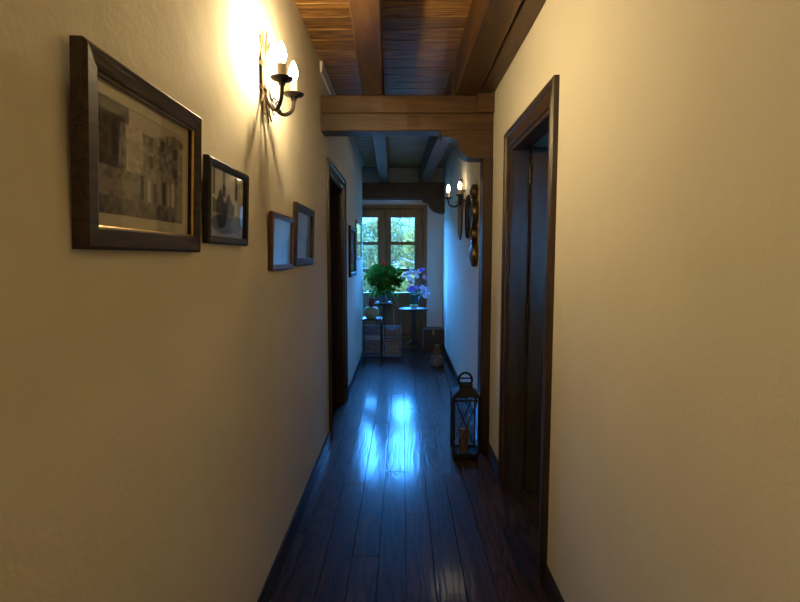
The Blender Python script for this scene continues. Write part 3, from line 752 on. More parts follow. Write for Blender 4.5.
# ------------------------------------------------------------------ right-wall ornaments
mi = thing('oval_mirror', 'narrow oval wall mirror in a thin dark frame beneath the far lamp', 'mirror', (XR - 0.001, 5.36, 1.87), -PI / 2)
def oval_ring(b, rx, rz, prof, seg=40):
    R = [[b.verts.new(((rx + o) * math.cos(2 * PI * i / seg), y, (rz + o) * math.sin(2 * PI * i / seg))) for o, y in prof] for i in range(seg)]
    n = len(prof)
    for i in range(seg):
        A, B = R[i], R[(i + 1) % seg]
        for k in range(n): b.faces.new((A[k], A[(k + 1) % n], B[(k + 1) % n], B[k]))
def oval_disc(b, rx, rz, y0, y1, seg=40):
    A = [b.verts.new((rx * math.cos(2 * PI * i / seg), y0, rz * math.sin(2 * PI * i / seg))) for i in range(seg)]
    B = [b.verts.new((v.co.x, y1, v.co.z)) for v in A]
    b.faces.new(A); b.faces.new(B[::-1])
    for i in range(seg): b.faces.new((A[i], A[(i + 1) % seg], B[(i + 1) % seg], B[i]))
b = bmesh.new(); oval_ring(b, 0.185, 0.300, [(0, 0), (0, -0.010), (0.006, -0.013), (0.014, -0.010), (0.016, 0)]); obj('frame', b, 'frame_black', mi, smooth=True)
b = bmesh.new(); oval_disc(b, 0.185, 0.300, -0.010, -0.002); obj('glass', b, 'mirror', mi)
pl = thing('dark_oval', 'dark rimmed oval on the right wall between the mirror and the bronze discs', 'plaque', (XR - 0.001, 4.70, 1.745), -PI / 2)  # dark oval board with a raised rim
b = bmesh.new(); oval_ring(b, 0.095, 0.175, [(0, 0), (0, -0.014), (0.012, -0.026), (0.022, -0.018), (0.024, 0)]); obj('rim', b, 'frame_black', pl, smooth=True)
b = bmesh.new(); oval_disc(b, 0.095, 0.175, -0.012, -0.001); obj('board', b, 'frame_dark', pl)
dh = thing('disc_hanging', 'string of four bronze round medallions hanging on the right wall beside the post', 'wall hanging', (XR - 0.002, 4.20, 1.30), -PI / 2)
zc = 0.0
for dia in (0.205, 0.135, 0.215, 0.125):
    b = bmesh.new(); r = dia / 2
    lathe(b, [(0, 0.0), (r * 0.96, 0.0), (r, 0.006), (r, 0.034), (r * 0.93, 0.045), (r * 0.80, 0.042), (r * 0.62, 0.048), (r * 0.3, 0.058), (0, 0.062)], 28)
    obj('disc', b, 'bronze', dh, (0, 0, zc + r), (PI / 2, 0, 0), True)
    zc += dia - 0.004
b = bmesh.new(); bx(b, -0.007, 0.007, -0.004, 0.0, 0.02, zc + 0.02); tube(b, [(0, -0.002, zc + 0.02), (0, -0.012, zc + 0.035), (0, 0, zc + 0.045)], 0.003, 6); obj('strap', b, 'frame_dark', dh)

# ------------------------------------------------------------------ floor lantern
ln = thing('lantern', 'tall black metal lantern with crossed bars on the floor by the post', 'lantern', (0.436, 3.452, 0), math.radians(0))
LW, LH = 0.084, 0.450
b = bmesh.new(); bx(b, -LW - 0.006, LW + 0.006, -LW - 0.006, LW + 0.006, 0.010, 0.034, 0.003)
for sx in (-1, 1):
    for sy in (-1, 1): bx(b, sx * (LW - 0.010) - 0.009, sx * (LW - 0.010) + 0.009, sy * (LW - 0.010) - 0.009, sy * (LW - 0.010) + 0.009, 0.0005, 0.012)
obj('base', b, 'lantern_iron', ln)
for sx in (-1, 1):
    for sy in (-1, 1): obj('corner_post', box(sx * LW - 0.008, sx * LW + 0.008, sy * LW - 0.008, sy * LW + 0.008, 0.034, LH - 0.01, 0.002), 'lantern_iron', ln)
b = bmesh.new()
bx(b, -LW - 0.008, LW + 0.008, -LW - 0.008, LW + 0.008, LH - 0.012, LH, 0.002)
sweep_rect_pts = []
prism_r = bmesh.new()
A = [(-LW - 0.006, -LW - 0.006), (LW + 0.006, -LW - 0.006), (LW + 0.006, LW + 0.006), (-LW - 0.006, LW + 0.006)]
v0 = [prism_r.verts.new((x_, y_, LH)) for x_, y_ in A]; v1 = [prism_r.verts.new((x_ * 0.46, y_ * 0.46, LH + 0.035)) for x_, y_ in A]; v2 = [prism_r.verts.new((x_ * 0.46, y_ * 0.46, LH + 0.055)) for x_, y_ in A]
prism_r.faces.new(v0[::-1]); prism_r.faces.new(v2)
for P, Q in ((v0, v1), (v1, v2)):
    for i in range(4): prism_r.faces.new((P[i], P[(i + 1) % 4], Q[(i + 1) % 4], Q[i]))
join(b, prism_r)
bx(b, -LW * 0.56, LW * 0.56, -LW * 0.56, LW * 0.56, LH + 0.055, LH + 0.062)
obj('roof', b, 'lantern_iron', ln)
b = bmesh.new(); 
ring = [(0.046 * math.cos(a), 0, LH + 0.085 + 0.052 * math.sin(a)) for a in [PI * (1.25 - 1.5 * i / 18) for i in range(19)]]
tube(b, ring, 0.008, 8); bx(b, -0.036, 0.036, -0.010, 0.010, LH + 0.060, LH + 0.072)
bx(b, -0.043, 0.043, -0.006, 0.006, LH + 0.095, LH + 0.103)
obj('handle', b, 'lantern_iron', ln, smooth=True)
for a in range(4):                                     # glass and crossed bars on each side
    rz = a * PI / 2
    obj('pane', box(-LW + 0.008, LW - 0.008, -LW + 0.001, -LW + 0.004, 0.034, LH - 0.012), 'lantern_glass', ln, rot=(0, 0, rz))
    b = bmesh.new()
    for s in (-1, 1): tube(b, [(s * (-LW + 0.008), -LW - 0.003, 0.045), (s * (LW - 0.008), -LW - 0.003, LH - 0.03)], 0.0038, 6)
    bx(b, -LW, LW, -LW - 0.006, -LW + 0.002, LH - 0.040, LH - 0.031); bx(b, -LW, LW, -LW - 0.006, -LW + 0.002, 0.034, 0.046)
    obj('cross_bars', b, 'lantern_iron', ln, rot=(0, 0, rz))
cd = thing('pillar_candle', 'short brown pillar candle standing inside the black lantern', 'candle', (0.428, 3.452, 0.0345))
b = bmesh.new(); lathe(b, [(0, 0), (0.033, 0), (0.034, 0.004), (0.034, 0.158), (0.031, 0.163), (0.026, 0.158), (0.010, 0.154), (0, 0.154)], 24); obj('wax', b, 'candle_brown', cd, smooth=True)
b = bmesh.new(); lathe(b, [(0, 0.1545), (0.025, 0.157), (0.025, 0.158), (0.0, 0.156)], 20); obj('wax_pool', b, 'candle_top', cd, smooth=True)
b = bmesh.new(); tube(b, curve_pts([(0, 0, 0.152), (0.001, 0, 0.166), (0.004, 0.001, 0.178)], 4), 0.0015, 6); obj('wick', b, 'frame_black', cd)

# ------------------------------------------------------------------ the group by the end door
# metal plant stand
st = thing('side_stand', 'thin dark metal stand holding the pale green pot by the left wall', 'stand', (-0.378, 6.46, 0))
SW, SD, SH = 0.112, 0.130, 0.605
for sx in (-1, 1):
    for sy in (-1, 1):
        b = bmesh.new(); tube(b, [(sx * SW, sy * SD, 0.0005), (sx * SW, sy * SD, SH - 0.012)], 0.0075, 8); obj('leg', b, 'wrought_iron', st, smooth=True)
obj('top', box(-SW - 0.012, SW + 0.012, -SD - 0.012, SD + 0.012, SH - 0.014, SH, 0.003), 'wrought_iron', st)
for z in (0.56, 0.130):
    b = bmesh.new()
    for s in (-1, 1):
        tube(b, [(-SW, s * SD, z), (SW, s * SD, z)], 0.005, 6); tube(b, [(s * SW, -SD, z), (s * SW, SD, z)], 0.005, 6)
    obj('rail', b, 'wrought_iron', st, smooth=True)
for k in range(5):
    yy = -SD + 2 * SD * (k + 0.5) / 5; b = bmesh.new(); tube(b, [(-SW, yy, 0.130), (SW, yy, 0.130)], 0.0035, 6); obj('shelf_rod', b, 'wrought_iron', st, smooth=True)
gp = obj('round_pot', lathe(bmesh.new(), [(0, 0), (0.055, 0), (0.062, 0.006), (0.092, 0.035), (0.103, 0.075), (0.096, 0.115), (0.070, 0.142), (0.046, 0.150), (0.044, 0.146), (0, 0.146)], 32), 'celadon', None, (-0.392, 6.45, SH + 0.0003), smooth=True)
tag(gp, 'squat pale green ceramic pot on the metal stand', 'pot')
rc = thing('pillar_candle', 'dark red candle standing on the pale green pot', 'candle', (-0.387, 6.45, SH + 0.147))
obj('wax', lathe(bmesh.new(), [(0, 0), (0.034, 0), (0.035, 0.004), (0.035, 0.108), (0.031, 0.113), (0.024, 0.109), (0, 0.106)], 24), 'candle_red', rc, smooth=True)
b = bmesh.new(); tube(b, [(0, 0, 0.104), (0.001, 0, 0.116), (0.004, 0, 0.126)], 0.0016, 6); obj('wick', b, 'frame_black', rc)

# magazine rack with two columns, two rows
rk = thing('magazine_rack', 'low metal magazine rack with two columns standing behind the stand', 'rack', (-0.265, 6.93, 0))
def rack_bar(b, p, q, r=0.006): tube(b, [p, q], r, 6)
for c in range(2):
    xa = -0.262 + c * 0.268; xb = xa + 0.245
    lean = lambda z: 0.05 + (z - 0.0) * 0.16
    b = bmesh.new()
    for xx in (xa, xb): rack_bar(b, (xx, lean(0), 0.006), (xx, lean(0.43), 0.43))
    for z in (0.012, 0.195, 0.43): rack_bar(b, (xa, lean(z), z), (xb, lean(z), z), 0.005)
    obj('back_frame', b, 'rack_metal', rk, smooth=True)
    for z in (0.025, 0.225):
        b = bmesh.new()
        for xx in (xa, xb): rack_bar(b, (xx, lean(z), z), (xx, lean(z) - 0.055, z + 0.012), 0.0045); rack_bar(b, (xx, lean(z) - 0.055, z + 0.012), (xx, lean(z) - 0.055, z + 0.055), 0.0045)
        rack_bar(b, (xa, lean(z) - 0.055, z + 0.055), (xb, lean(z) - 0.055, z + 0.055), 0.0045); rack_bar(b, (xa, lean(z) - 0.055, z + 0.012), (xb, lean(z) - 0.055, z + 0.012), 0.0045)
        for k in range(5):
            xx = xa + (xb - xa) * (k + 0.5) / 5; rack_bar(b, (xx, lean(z) - 0.055, z + 0.012), (xx, lean(z), z), 0.003)
        obj('pocket', b, 'rack_metal', rk, smooth=True)
    b = bmesh.new(); rack_bar(b, (xa + 0.02, lean(0.43), 0.43), (xa + 0.02, 0.28, 0.006), 0.0055); rack_bar(b, (xb - 0.02, lean(0.43), 0.43), (xb - 0.02, 0.28, 0.006), 0.0055); rack_bar(b, (xa + 0.02, 0.28, 0.008), (xb - 0.02, 0.28, 0.008), 0.005)
    obj('rear_strut', b, 'rack_metal', rk, smooth=True)
def cover(kind):
    def f(u, v):
        n = vnoise(u * 9, v * 9, kind * 7)
        if kind == 0: return mixc((0.05, 0.06, 0.12), (0.16, 0.15, 0.22), n) if v > 0.3 else (0.30, 0.34, 0.42)
        if kind == 1: return (0.03, 0.28, 0.50) if v > 0.62 + abs(u - 0.5) * 0.5 else mixc((0.03, 0.035, 0.04), (0.12, 0.12, 0.12), n)
        if kind == 2: return mixc((0.05, 0.045, 0.05), (0.20, 0.16, 0.16), n)
        return mixc((0.06, 0.05, 0.05), (0.28, 0.22, 0.20), n)
    return f
MG = [('dark blue covered magazine in the upper left rack pocket', 0, 0, 0.232), ('magazine with a bright blue sky cover in the upper right rack pocket', 1, 1, 0.232),
      ('brown covered magazine in the lower left rack pocket', 2, 0, 0.032), ('dark reddish magazine in the lower right rack pocket', 3, 1, 0.032)]
for lab, kd, c, z in MG:
    t = thing('magazine', lab, 'magazine', (-0.265 - 0.262 + c * 0.268 + 0.1225, 6.93 + 0.05 + z * 0.16 - 0.022, z + 0.006), 0, 'magazines in the rack', -math.radians(9.1))
    hh = 0.195 if z > 0.1 else 0.165
    obj('pages', box(-0.105, 0.105, -0.002, 0.008, 0, hh - 0.002), 'linen', t)
    print_sheet('cover', 0.212, hh, -0.0028, cover(kd), 'magazine_print', t, 20, 18, -0.106, 0.0)

# slim stand, saucer and geranium
gs = thing('plant_stand', 'slim dark pedestal stand under the geranium pot', 'stand', (-0.262, 7.30, 0))
GH = 0.715
b = bmesh.new(); lathe(b, [(0, GH - 0.022), (0.02, GH - 0.022), (0.128, GH - 0.018), (0.132, GH - 0.010), (0.130, GH), (0, GH)], 32); obj('top', b, 'table_dark', gs, smooth=True)
b = bmesh.new(); lathe(b, [(0, 0.12), (0.020, 0.12), (0.024, 0.16), (0.016, 0.22), (0.022, 0.36), (0.016, 0.50), (0.020, GH - 0.05), (0.034, GH - 0.022), (0, GH - 0.022)], 16); obj('column', b, 'table_dark', gs, smooth=True)
for a in range(3):
    an = a * 2 * PI / 3 + 0.5; b = bmesh.new()
    tube(b, curve_pts([(0.012 * math.cos(an), 0.012 * math.sin(an), 0.16), (0.07 * math.cos(an), 0.07 * math.sin(an), 0.11), (0.13 * math.cos(an), 0.13 * math.sin(an), 0.03), (0.16 * math.cos(an), 0.16 * math.sin(an), 0.0135)], 5), 0.012, 8); obj('leg', b, 'table_dark', gs, smooth=True)
sa = obj('saucer', lathe(bmesh.new(), [(0, 0), (0.075, 0), (0.105, 0.016), (0.118, 0.022), (0.116, 0.026), (0.098, 0.018), (0.07, 0.006), (0, 0.006)], 32), 'white_glaze', None, (-0.262, 7.30, GH + 0.0003), smooth=True)
tag(sa, 'white glazed saucer under the dark geranium pot', 'saucer')
def leafquad(vs, fs, c, n, up, sx, sy, sides=6):
    n = n.normalized(); a = n.cross(up)
    if a.length < 1e-3: a = n.cross(Vector((1, 0, 0)))
    a.normalize(); bb = n.cross(a); i0 = len(vs)
    if sides == 4:
        for u, v in ((-1, 0), (0, -0.55), (1, 0), (0, 0.55)): vs.append(tuple(c + a * sx * u + bb * sy * v))
    else:
        for k in range(sides):
            an = 2 * PI * k / sides; rr = 1.0 if k % 2 == 0 else 0.82
            vs.append(tuple(c + a * sx * rr * math.cos(an) + bb * sy * rr * math.sin(an) + n * (0.12 * sx * (k % 2))))
    fs.append(tuple(range(i0, len(vs))))
def from_lists(name, vs, fs, mat, parent=None, loc=(0, 0, 0)):
    me = bpy.data.meshes.new(name); me.from_pydata(vs, [], fs); me.update(); me.materials.append(MATS[mat])
    o = bpy.data.objects.new(name, me); C.objects.link(o); o.location = loc
    if parent: o.parent = parent
    return o
def rdir(rnd):
    while True:
        v = Vector((rnd.uniform(-1, 1), rnd.uniform(-1, 1), rnd.uniform(-1, 1)))
        if 0.05 < v.length < 1: return v.normalized()
ger = thing('potted_geranium', 'bushy green geranium with one red flower in a dark pot', 'potted plant', (-0.262, 7.30, GH + 0.0066))
b = bmesh.new(); lathe(b, [(0, 0), (0.060, 0), (0.066, 0.006), (0.082, 0.125), (0.090, 0.128), (0.092, 0.150), (0.084, 0.152), (0.080, 0.135), (0, 0.133)], 28); obj('pot', b, 'pot_dark', ger, smooth=True)
b = bmesh.new(); lathe(b, [(0, 0.134), (0.078, 0.134), (0.04, 0.142), (0, 0.145)], 20); obj('soil', b, 'soil', ger, smooth=True)
rnd = random.Random(3); vs, fs = [], []; bst = bmesh.new()
for k in range(46):
    an = rnd.uniform(0, 2 * PI); rr = math.sqrt(rnd.random()) * 0.265; zt = 0.47 - 1.5 * rr * rr + rnd.uniform(-0.16, 0.05)
    tip = Vector((rr * math.cos(an), rr * math.sin(an) * 0.8, zt))
    basep = Vector((0.03 * math.cos(an), 0.03 * math.sin(an), 0.14))
    tube(bst, [basep, (basep + tip) / 2 + Vector((0, 0, 0.04)), tip], 0.0022, 5)
    for q in range(13):
        c = tip + rdir(rnd) * rnd.uniform(0.01, 0.075)
        leafquad(vs, fs, c, rdir(rnd) * 0.55 + Vector((0, -0.35, 0.8)), Vector((rnd.uniform(-1, 1), rnd.uniform(-1, 1), 0.1)), rnd.uniform(0.024, 0.042), rnd.uniform(0.024, 0.042), 8)
for k in range(120):                                   # drooping skirt
    an = rnd.uniform(0, 2 * PI); c = Vector((math.cos(an) * rnd.uniform(0.08, 0.22), math.sin(an) * rnd.uniform(0.08, 0.17), rnd.uniform(0.10, 0.28)))
    leafquad(vs, fs, c, Vector((math.cos(an), math.sin(an), 0.5)) + rdir(rnd) * 0.4, Vector((0, 0, 1)), rnd.uniform(0.022, 0.038), rnd.uniform(0.022, 0.038), 8)
from_lists('foliage', vs, fs, 'geranium_leaf', ger); obj('stems', bst, 'stem_green', ger)
vs, fs = [], []
for k in range(60):
    d = rdir(rnd); leafquad(vs, fs, Vector((0.0, -0.06, 0.565)) + d * 0.034, d, Vector((0.3, 0.2, 1)), 0.017, 0.016, 6)
fl = from_lists('flower_head', vs, fs, 'petal_red', ger); fl['label'] = 'round red flower head'
b = bmesh.new(); tube(b, [(0, -0.02, 0.16), (0.004, -0.05, 0.4), (0, -0.06, 0.54)], 0.0028, 6); obj('flower_stem', b, 'stem_green', ger)
for cx, cy, cz in ((-0.10, -0.10, 0.49), (-0.19, -0.08, 0.40), (0.05, -0.14, 0.34)):
    vs, fs = [], []
    for k in range(14):
        d = rdir(rnd); leafquad(vs, fs, Vector((cx, cy, cz)) + d * 0.013, d, Vector((0.3, 0.2, 1)), 0.008, 0.008, 6)
    f2 = from_lists('bud', vs, fs, 'petal_pink', ger); f2['label'] = 'small pink bud'
vs, fs = [], []                                        # pale strap leaves spilling over the saucer
def blade(vs, fs, pts, wd):
    n = len(pts); i0 = len(vs)
    for i, p in enumerate(pts):
        p = Vector(p); t = (Vector(pts[min(i + 1, n - 1)]) - Vector(pts[max(i - 1, 0)])).normalized(); s = t.cross(Vector((0, 0, 1)))
        s = s.normalized() if s.length > 1e-3 else Vector((1, 0, 0)); ww = wd * (math.sin(PI * (0.08 + 0.90 * i / (n - 1))) + 0.05)
        vs.append(tuple(p - s * ww)); vs.append(tuple(p + Vector((0, 0, -ww * 0.4)))); vs.append(tuple(p + s * ww))
    for i in range(n - 1):
        a = i0 + 3 * i
        fs.append((a, a + 1, a + 4, a + 3)); fs.append((a + 1, a + 2, a + 5, a + 4))
for an, ln_, dz in ((-0.55, 0.25, -0.10), (-0.95, 0.21, -0.06), (-0.25, 0.22, -0.13), (-1.3, 0.18, -0.04), (-2.6, 0.17, 0.0)):
    d = Vector((math.cos(an), math.sin(an), 0)); pts = curve_pts([Vector((0, 0, 0.14)) + d * 0.05, Vector((0, 0, 0.17)) + d * (ln_ * 0.45), Vector((0, 0, 0.10 + dz * 0.3)) + d * (ln_ * 0.8), Vector((0, 0, 0.05 + dz)) + d * ln_], 4)
    blade(vs, fs, pts, 0.014)
f3 = from_lists('strap_leaves', vs, fs, 'blade_leaf', ger); f3['label'] = 'pale strap leaves spilling over the saucer'

# pedestal table, cloth, vase and flowers
pt = thing('pedestal_table', 'small dark round pedestal table before the right leaf of the glazed door', 'table', (0.165, 7.20, 0))
TH = 0.655
obj('table_top', lathe(bmesh.new(), [(0, TH - 0.026), (0.19, TH - 0.026), (0.206, TH - 0.020), (0.210, TH - 0.010), (0.206, TH), (0, TH)], 40), 'table_dark', pt, smooth=True)
obj('column', lathe(bmesh.new(), [(0, 0.14), (0.030, 0.14), (0.036, 0.18), (0.022, 0.24), (0.034, 0.36), (0.022, 0.48), (0.026, TH - 0.07), (0.050, TH - 0.026), (0, TH - 0.026)], 20), 'table_dark', pt, smooth=True)
for a in range(3):
    an = a * 2 * PI / 3 + PI / 2; c, s = math.cos(an), math.sin(an); b = bmesh.new()
    tube(b, curve_pts([(0.02 * c, 0.02 * s, 0.19), (0.09 * c, 0.09 * s, 0.15), (0.16 * c, 0.16 * s, 0.06), (0.20 * c, 0.20 * s, 0.0165)], 5), [0.02] * 8 + [0.017] * 8, 8); obj('leg', b, 'table_dark', pt, smooth=True)
b = bmesh.new(); n = 24; m = 6
# square cloth laid diagonally: corners hang over the rim
def cloth_pt(u, v):
    x_, y_ = u * 0.105, v * 0.105; c = math.sqrt(0.5); X, Y = (x_ - y_) * c * 1.0, (x_ + y_) * c * 1.0
    r = math.hypot(X, Y); R = 0.2115; z = TH + 0.0012
    if r > R:
        e = r - R; X *= (R + 0.004 + e * 0.12) / r; Y *= (R + 0.004 + e * 0.12) / r; z -= e * 0.95
    return (X, Y, z + 0.0006 * math.sin(u * 14) * (r < R))
G = [[b.verts.new(cloth_pt(-1 + 2 * i / n, -1 + 2 * j / n)) for i in range(n + 1)] for j in range(n + 1)]
for j in range(n):
    for i in range(n): b.faces.new((G[j][i], G[j][i + 1], G[j + 1][i + 1], G[j + 1][i]))
tcl = obj('table_cloth', b, 'linen', None, (0.165, 7.20, 0), smooth=True)
sm = tcl.modifiers.new('thickness', 'SOLIDIFY'); sm.thickness = 0.0016; sm.offset = 1.0
tag(tcl, 'small white cloth under the flower vase on the pedestal table', 'cloth')
VZ = TH + 0.0035
va = thing('vase', 'clear blue tinted glass vase on the white cloth', 'vase', (0.168, 7.17, VZ))
obj('glass_body', lathe(bmesh.new(), [(0, 0), (0.050, 0), (0.056, 0.006), (0.060, 0.05), (0.064, 0.11), (0.082, 0.175), (0.079, 0.175), (0.061, 0.11), (0.057, 0.05), (0.052, 0.010), (0, 0.009)], 32), 'vase_glass', va, smooth=True)
obj('ribbon', lathe(bmesh.new(), [(0.0575, 0.028), (0.0612, 0.028), (0.0625, 0.050), (0.0595, 0.050)], 28), 'yellow_ribbon', va, smooth=True)['label'] = 'yellow ribbon round the base'
def blossom(vs, fs, c, face, r, petals=5):
    face = face.normalized(); a = face.cross(Vector((0.2, 0.1, 1))).normalized(); b_ = face.cross(a)
    for k in range(petals):
        an = 2 * PI * k / petals + 0.3; d = a * math.cos(an) + b_ * math.sin(an); s = face.cross(d); i0 = len(vs)
        for u, v, z in ((0.05, 0, 0), (0.5, -0.42, 0.10), (0.95, -0.25, 0.22), (1.05, 0, 0.24), (0.95, 0.25, 0.22), (0.5, 0.42, 0.10)):
            vs.append(tuple(c + d * u * r + s * v * r + face * z * r))
        fs.append((i0, i0 + 1, i0 + 2, i0 + 3)); fs.append((i0, i0 + 3, i0 + 4, i0 + 5))
def spray(label, mat, base_pts, heads, r, root, leafy=0):
    t = thing('flower_spray', label, 'flowers', (0.168, 7.17, VZ + 0.012), 0, 'cut flowers in the vase')
    bs = bmesh.new(); rr = random.Random(len(label))
    for cp_ in base_pts: tube(bs, curve_pts([Vector(root)] + [Vector(q) for q in cp_], 5), 0.0022, 5)
    obj('stem', bs, 'stem_green', t, smooth=True)
    for hd in heads:
        vs, fs = [], []
        for q in range(3): blossom(vs, fs, Vector(hd) + rdir(rr) * 0.010, Vector((rr.uniform(-.6, .6), -1, rr.uniform(-.1, .7))), r * rr.uniform(0.8, 1.1))
        from_lists('blossom', vs, fs, mat, t)
    if leafy:
        vs, fs = [], []
        for q in range(leafy):
            an = rr.uniform(0, 2 * PI); blade(vs, fs, [Vector((0.03 * math.cos(an), 0.03 * math.sin(an), 0.17)), Vector((0.09 * math.cos(an), 0.09 * math.sin(an), 0.23)), Vector((0.15 * math.cos(an), 0.15 * math.sin(an), 0.20 + rr.uniform(-.06, .05)))], 0.016)
        from_lists('leaves', vs, fs, 'blade_leaf', t)
    return t
spray('white orchid spray standing highest in the vase', 'petal_white', [[(-0.02, 0, 0.2), (-0.06, 0, 0.36), (-0.12, -0.02, 0.45)], [(0.02, 0, 0.2), (0.05, 0, 0.40), (0.12, -0.02, 0.54)]],
      [(-0.13, -0.03, 0.455), (-0.09, -0.03, 0.475), (-0.05, -0.03, 0.49), (-0.005, -0.03, 0.485), (0.03, -0.03, 0.49), (0.075, -0.03, 0.505), (-0.07, -0.04, 0.42), (0.04, -0.04, 0.44), (-0.03, -0.05, 0.38)], 0.032, (0.0, 0.0, 0.008))
spray('pale violet bloom at the very top right of the bouquet', 'petal_purple', [[(0.02, 0.01, 0.2), (0.07, 0, 0.4), (0.118, -0.02, 0.53)]], [(0.118, -0.03, 0.535), (0.095, -0.03, 0.52)], 0.028, (0.01, 0.01, 0.008))
spray('purple blooms low in the middle of the bouquet', 'petal_purple', [[(-0.02, -0.01, 0.18), (-0.03, -0.04, 0.26)], [(0.02, -0.01, 0.18), (0.04, -0.04, 0.27)]],
      [(-0.055, -0.05, 0.275), (-0.015, -0.06, 0.285), (0.03, -0.06, 0.28), (0.0, -0.06, 0.25), (-0.06, -0.05, 0.24)], 0.032, (-0.01, -0.01, 0.008), 7)
spray('pale blue white blooms drooping to the right of the vase', 'petal_blue', [[(0.04, 0, 0.19), (0.10, -0.02, 0.28), (0.17, -0.03, 0.24)], [(0.03, -0.01, 0.19), (0.11, -0.03, 0.24), (0.14, -0.04, 0.17)]],
      [(0.11, -0.03, 0.29), (0.155, -0.03, 0.275), (0.185, -0.03, 0.235), (0.205, -0.03, 0.215), (0.15, -0.04, 0.165), (0.12, -0.04, 0.22), (0.17, -0.03, 0.195)], 0.030, (0.012, -0.008, 0.008), 5)
spray('dusky pink blooms at the right edge of the white orchids', 'petal_pink', [[(0.02, 0.01, 0.2), (0.08, 0, 0.36), (0.15, -0.02, 0.42)], [(-0.02, 0.01, 0.19), (-0.04, -0.02, 0.36)]], [(0.135, -0.03, 0.44), (0.155, -0.03, 0.415), (-0.045, -0.05, 0.355), (-0.15, -0.03, 0.41)], 0.026, (0.004, 0.014, 0.008))

# wooden chest in the corner
ch = thing('wooden_chest', 'low brown wooden chest in the corner right of the glazed door', 'chest', (0.455, 7.47, 0))
obj('body', box(-0.140, 0.138, -0.15, 0.15, 0.016, 0.300, 0.004), 'chest_wood', ch)
obj('lid', box(-0.146, 0.142, -0.157, 0.155, 0.302, 0.335, 0.006), 'chest_wood', ch)
b = bmesh.new(); bx(b, -0.145, 0.141, -0.155, 0.152, 0.0005, 0.03, 0.003); obj('plinth', b, 'chest_wood', ch)
b = bmesh.new(); bx(b, -0.018, 0.018, -0.162, -0.148, 0.255, 0.325, 0.002); obj('clasp', b, 'brass', ch)

# small animal ornament sitting on a stone base
og = thing('animal_ornament', 'small brown seated animal ornament in a pale stone pot on the floor', 'ornament', (0.445, 6.42, 0))
b = bmesh.new(); lathe(b, [(0, 0.0005), (0.068, 0.0005), (0.080, 0.012), (0.086, 0.05), (0.080, 0.10), (0.062, 0.135), (0.058, 0.148), (0.050, 0.148), (0.050, 0.135), (0, 0.13)], 26)
for v in b.verts:
    nn = vnoise(v.co.x * 40 + 3, v.co.z * 40 + v.co.y * 33, 4) - 0.5; v.co.x *= 1 + 0.10 * nn; v.co.y *= 1 + 0.10 * nn
obj('stone_pot', b, 'stone_grey', og, smooth=True)
b = bmesh.new()
def ell(b, c, r, seg=14, rings=9):
    e = bmesh.new(); bmesh.ops.create_uvsphere(e, u_segments=seg, v_segments=rings, radius=1)
    for v in e.verts: v.co = Vector((c[0] + v.co.x * r[0], c[1] + v.co.y * r[1], c[2] + v.co.z * r[2]))
    join(b, e)
ell(b, (0, 0, 0.165), (0.046, 0.042, 0.055)); ell(b, (-0.004, -0.012, 0.238), (0.036, 0.036, 0.036)); ell(b, (-0.006, -0.045, 0.228), (0.017, 0.018, 0.014))
for s in (-1, 1): ell(b, (-0.004 + s * 0.028, -0.008, 0.270), (0.013, 0.008, 0.016)); ell(b, (s * 0.040, -0.022, 0.165), (0.014, 0.016, 0.034))
obj('animal', b, 'brown_fur', og, smooth=True)

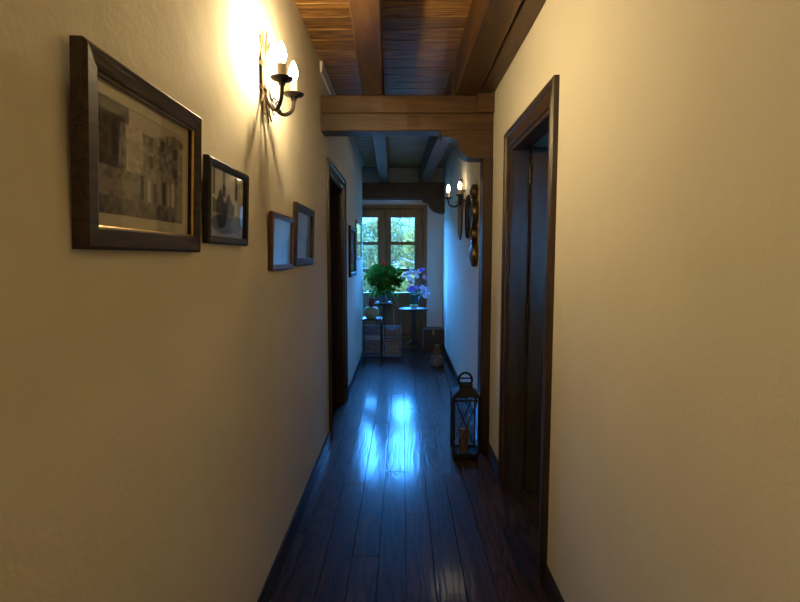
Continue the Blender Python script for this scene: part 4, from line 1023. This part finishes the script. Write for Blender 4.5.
# ------------------------------------------------------------------ outside: ground, hillside and trees
b = bmesh.new(); n = 30; G = []
for j in range(n + 1):
    row = []
    for i in range(n + 1):
        X = -45 + 90 * i / n; Y = -30 + 108 * j / n
        z = -3.2 + 0.6 * vnoise(X * 0.2, Y * 0.2, 20) + max(0, Y - 26) * 0.23
        row.append(b.verts.new((X, Y, z)))
    G.append(row)
for j in range(n):
    for i in range(n): b.faces.new((G[j][i], G[j][i + 1], G[j + 1][i + 1], G[j + 1][i]))
gr = struct('ground', b, 'grass'); gr['label'] = 'grassy slope outside the house'
def tree(label, x_, y_, top, rad, mat, seed):
    rnd = random.Random(seed); z0 = -3.2
    t = thing('tree', label, 'tree', (x_, y_, z0), 0, 'trees outside the glazed door')
    H = top - z0
    b = bmesh.new(); tube(b, curve_pts([(0, 0, -0.2), (0.06, 0.03, H * 0.3), (-0.05, 0.0, H * 0.6), (0.03, 0, H * 0.85)], 4), [0.16 - 0.009 * i for i in range(13)], 8)
    for q in range(7):
        an = q * 2.4; zz = H * (0.3 + 0.07 * q)
        tube(b, [(0, 0, zz), (math.cos(an) * rad * 0.4, math.sin(an) * rad * 0.4, zz + 0.35), (math.cos(an) * rad * 0.75, math.sin(an) * rad * 0.75, zz + 0.55)], [0.06, 0.04, 0.02], 6)
    obj('trunk', b, 'bark', t, smooth=True)
    vs, fs = [], []
    for q in range(64):
        d = rdir(rnd); k_ = rnd.uniform(0.35, 0.88)
        cc = Vector((d.x * rad * k_, d.y * rad * k_, H * 0.58 + d.z * H * 0.36 * k_)); cr = rnd.uniform(0.22, 0.42) * rad * 0.75
        for s in range(120):
            e = rdir(rnd); c = cc + e * cr * rnd.uniform(0.6, 1.0); c.z = min(c.z, H)
            sz = rnd.uniform(0.06, 0.12)
            leafquad(vs, fs, c, e + rdir(rnd) * 0.7, rdir(rnd), sz, sz * 0.8, 4)
    from_lists('crown', vs, fs, mat, t)
    return t
TREES = [('deep green tree seen outside through the left leaf of the glazed door', -2.15, 17.0, 3.75, 1.65, 'tree_leaf_deep', 1),
         ('pale yellow green tree seen outside through the right leaf of the glazed door', 1.15, 17.0, 3.7, 1.62, 'tree_leaf_pale', 3),
         ('tall deep green tree standing behind and between the two nearer trees outside', -0.6, 21.6, 4.3, 1.9, 'tree_leaf_deep', 2),
         ('low pale tree outside, farthest left of the trees', -4.9, 20.6, 2.6, 1.9, 'tree_leaf_pale', 5),
         ('deep green tree outside, farthest right of the trees', 3.9, 20.2, 3.0, 1.9, 'tree_leaf_deep', 4)]
for a in TREES: tree(*a)
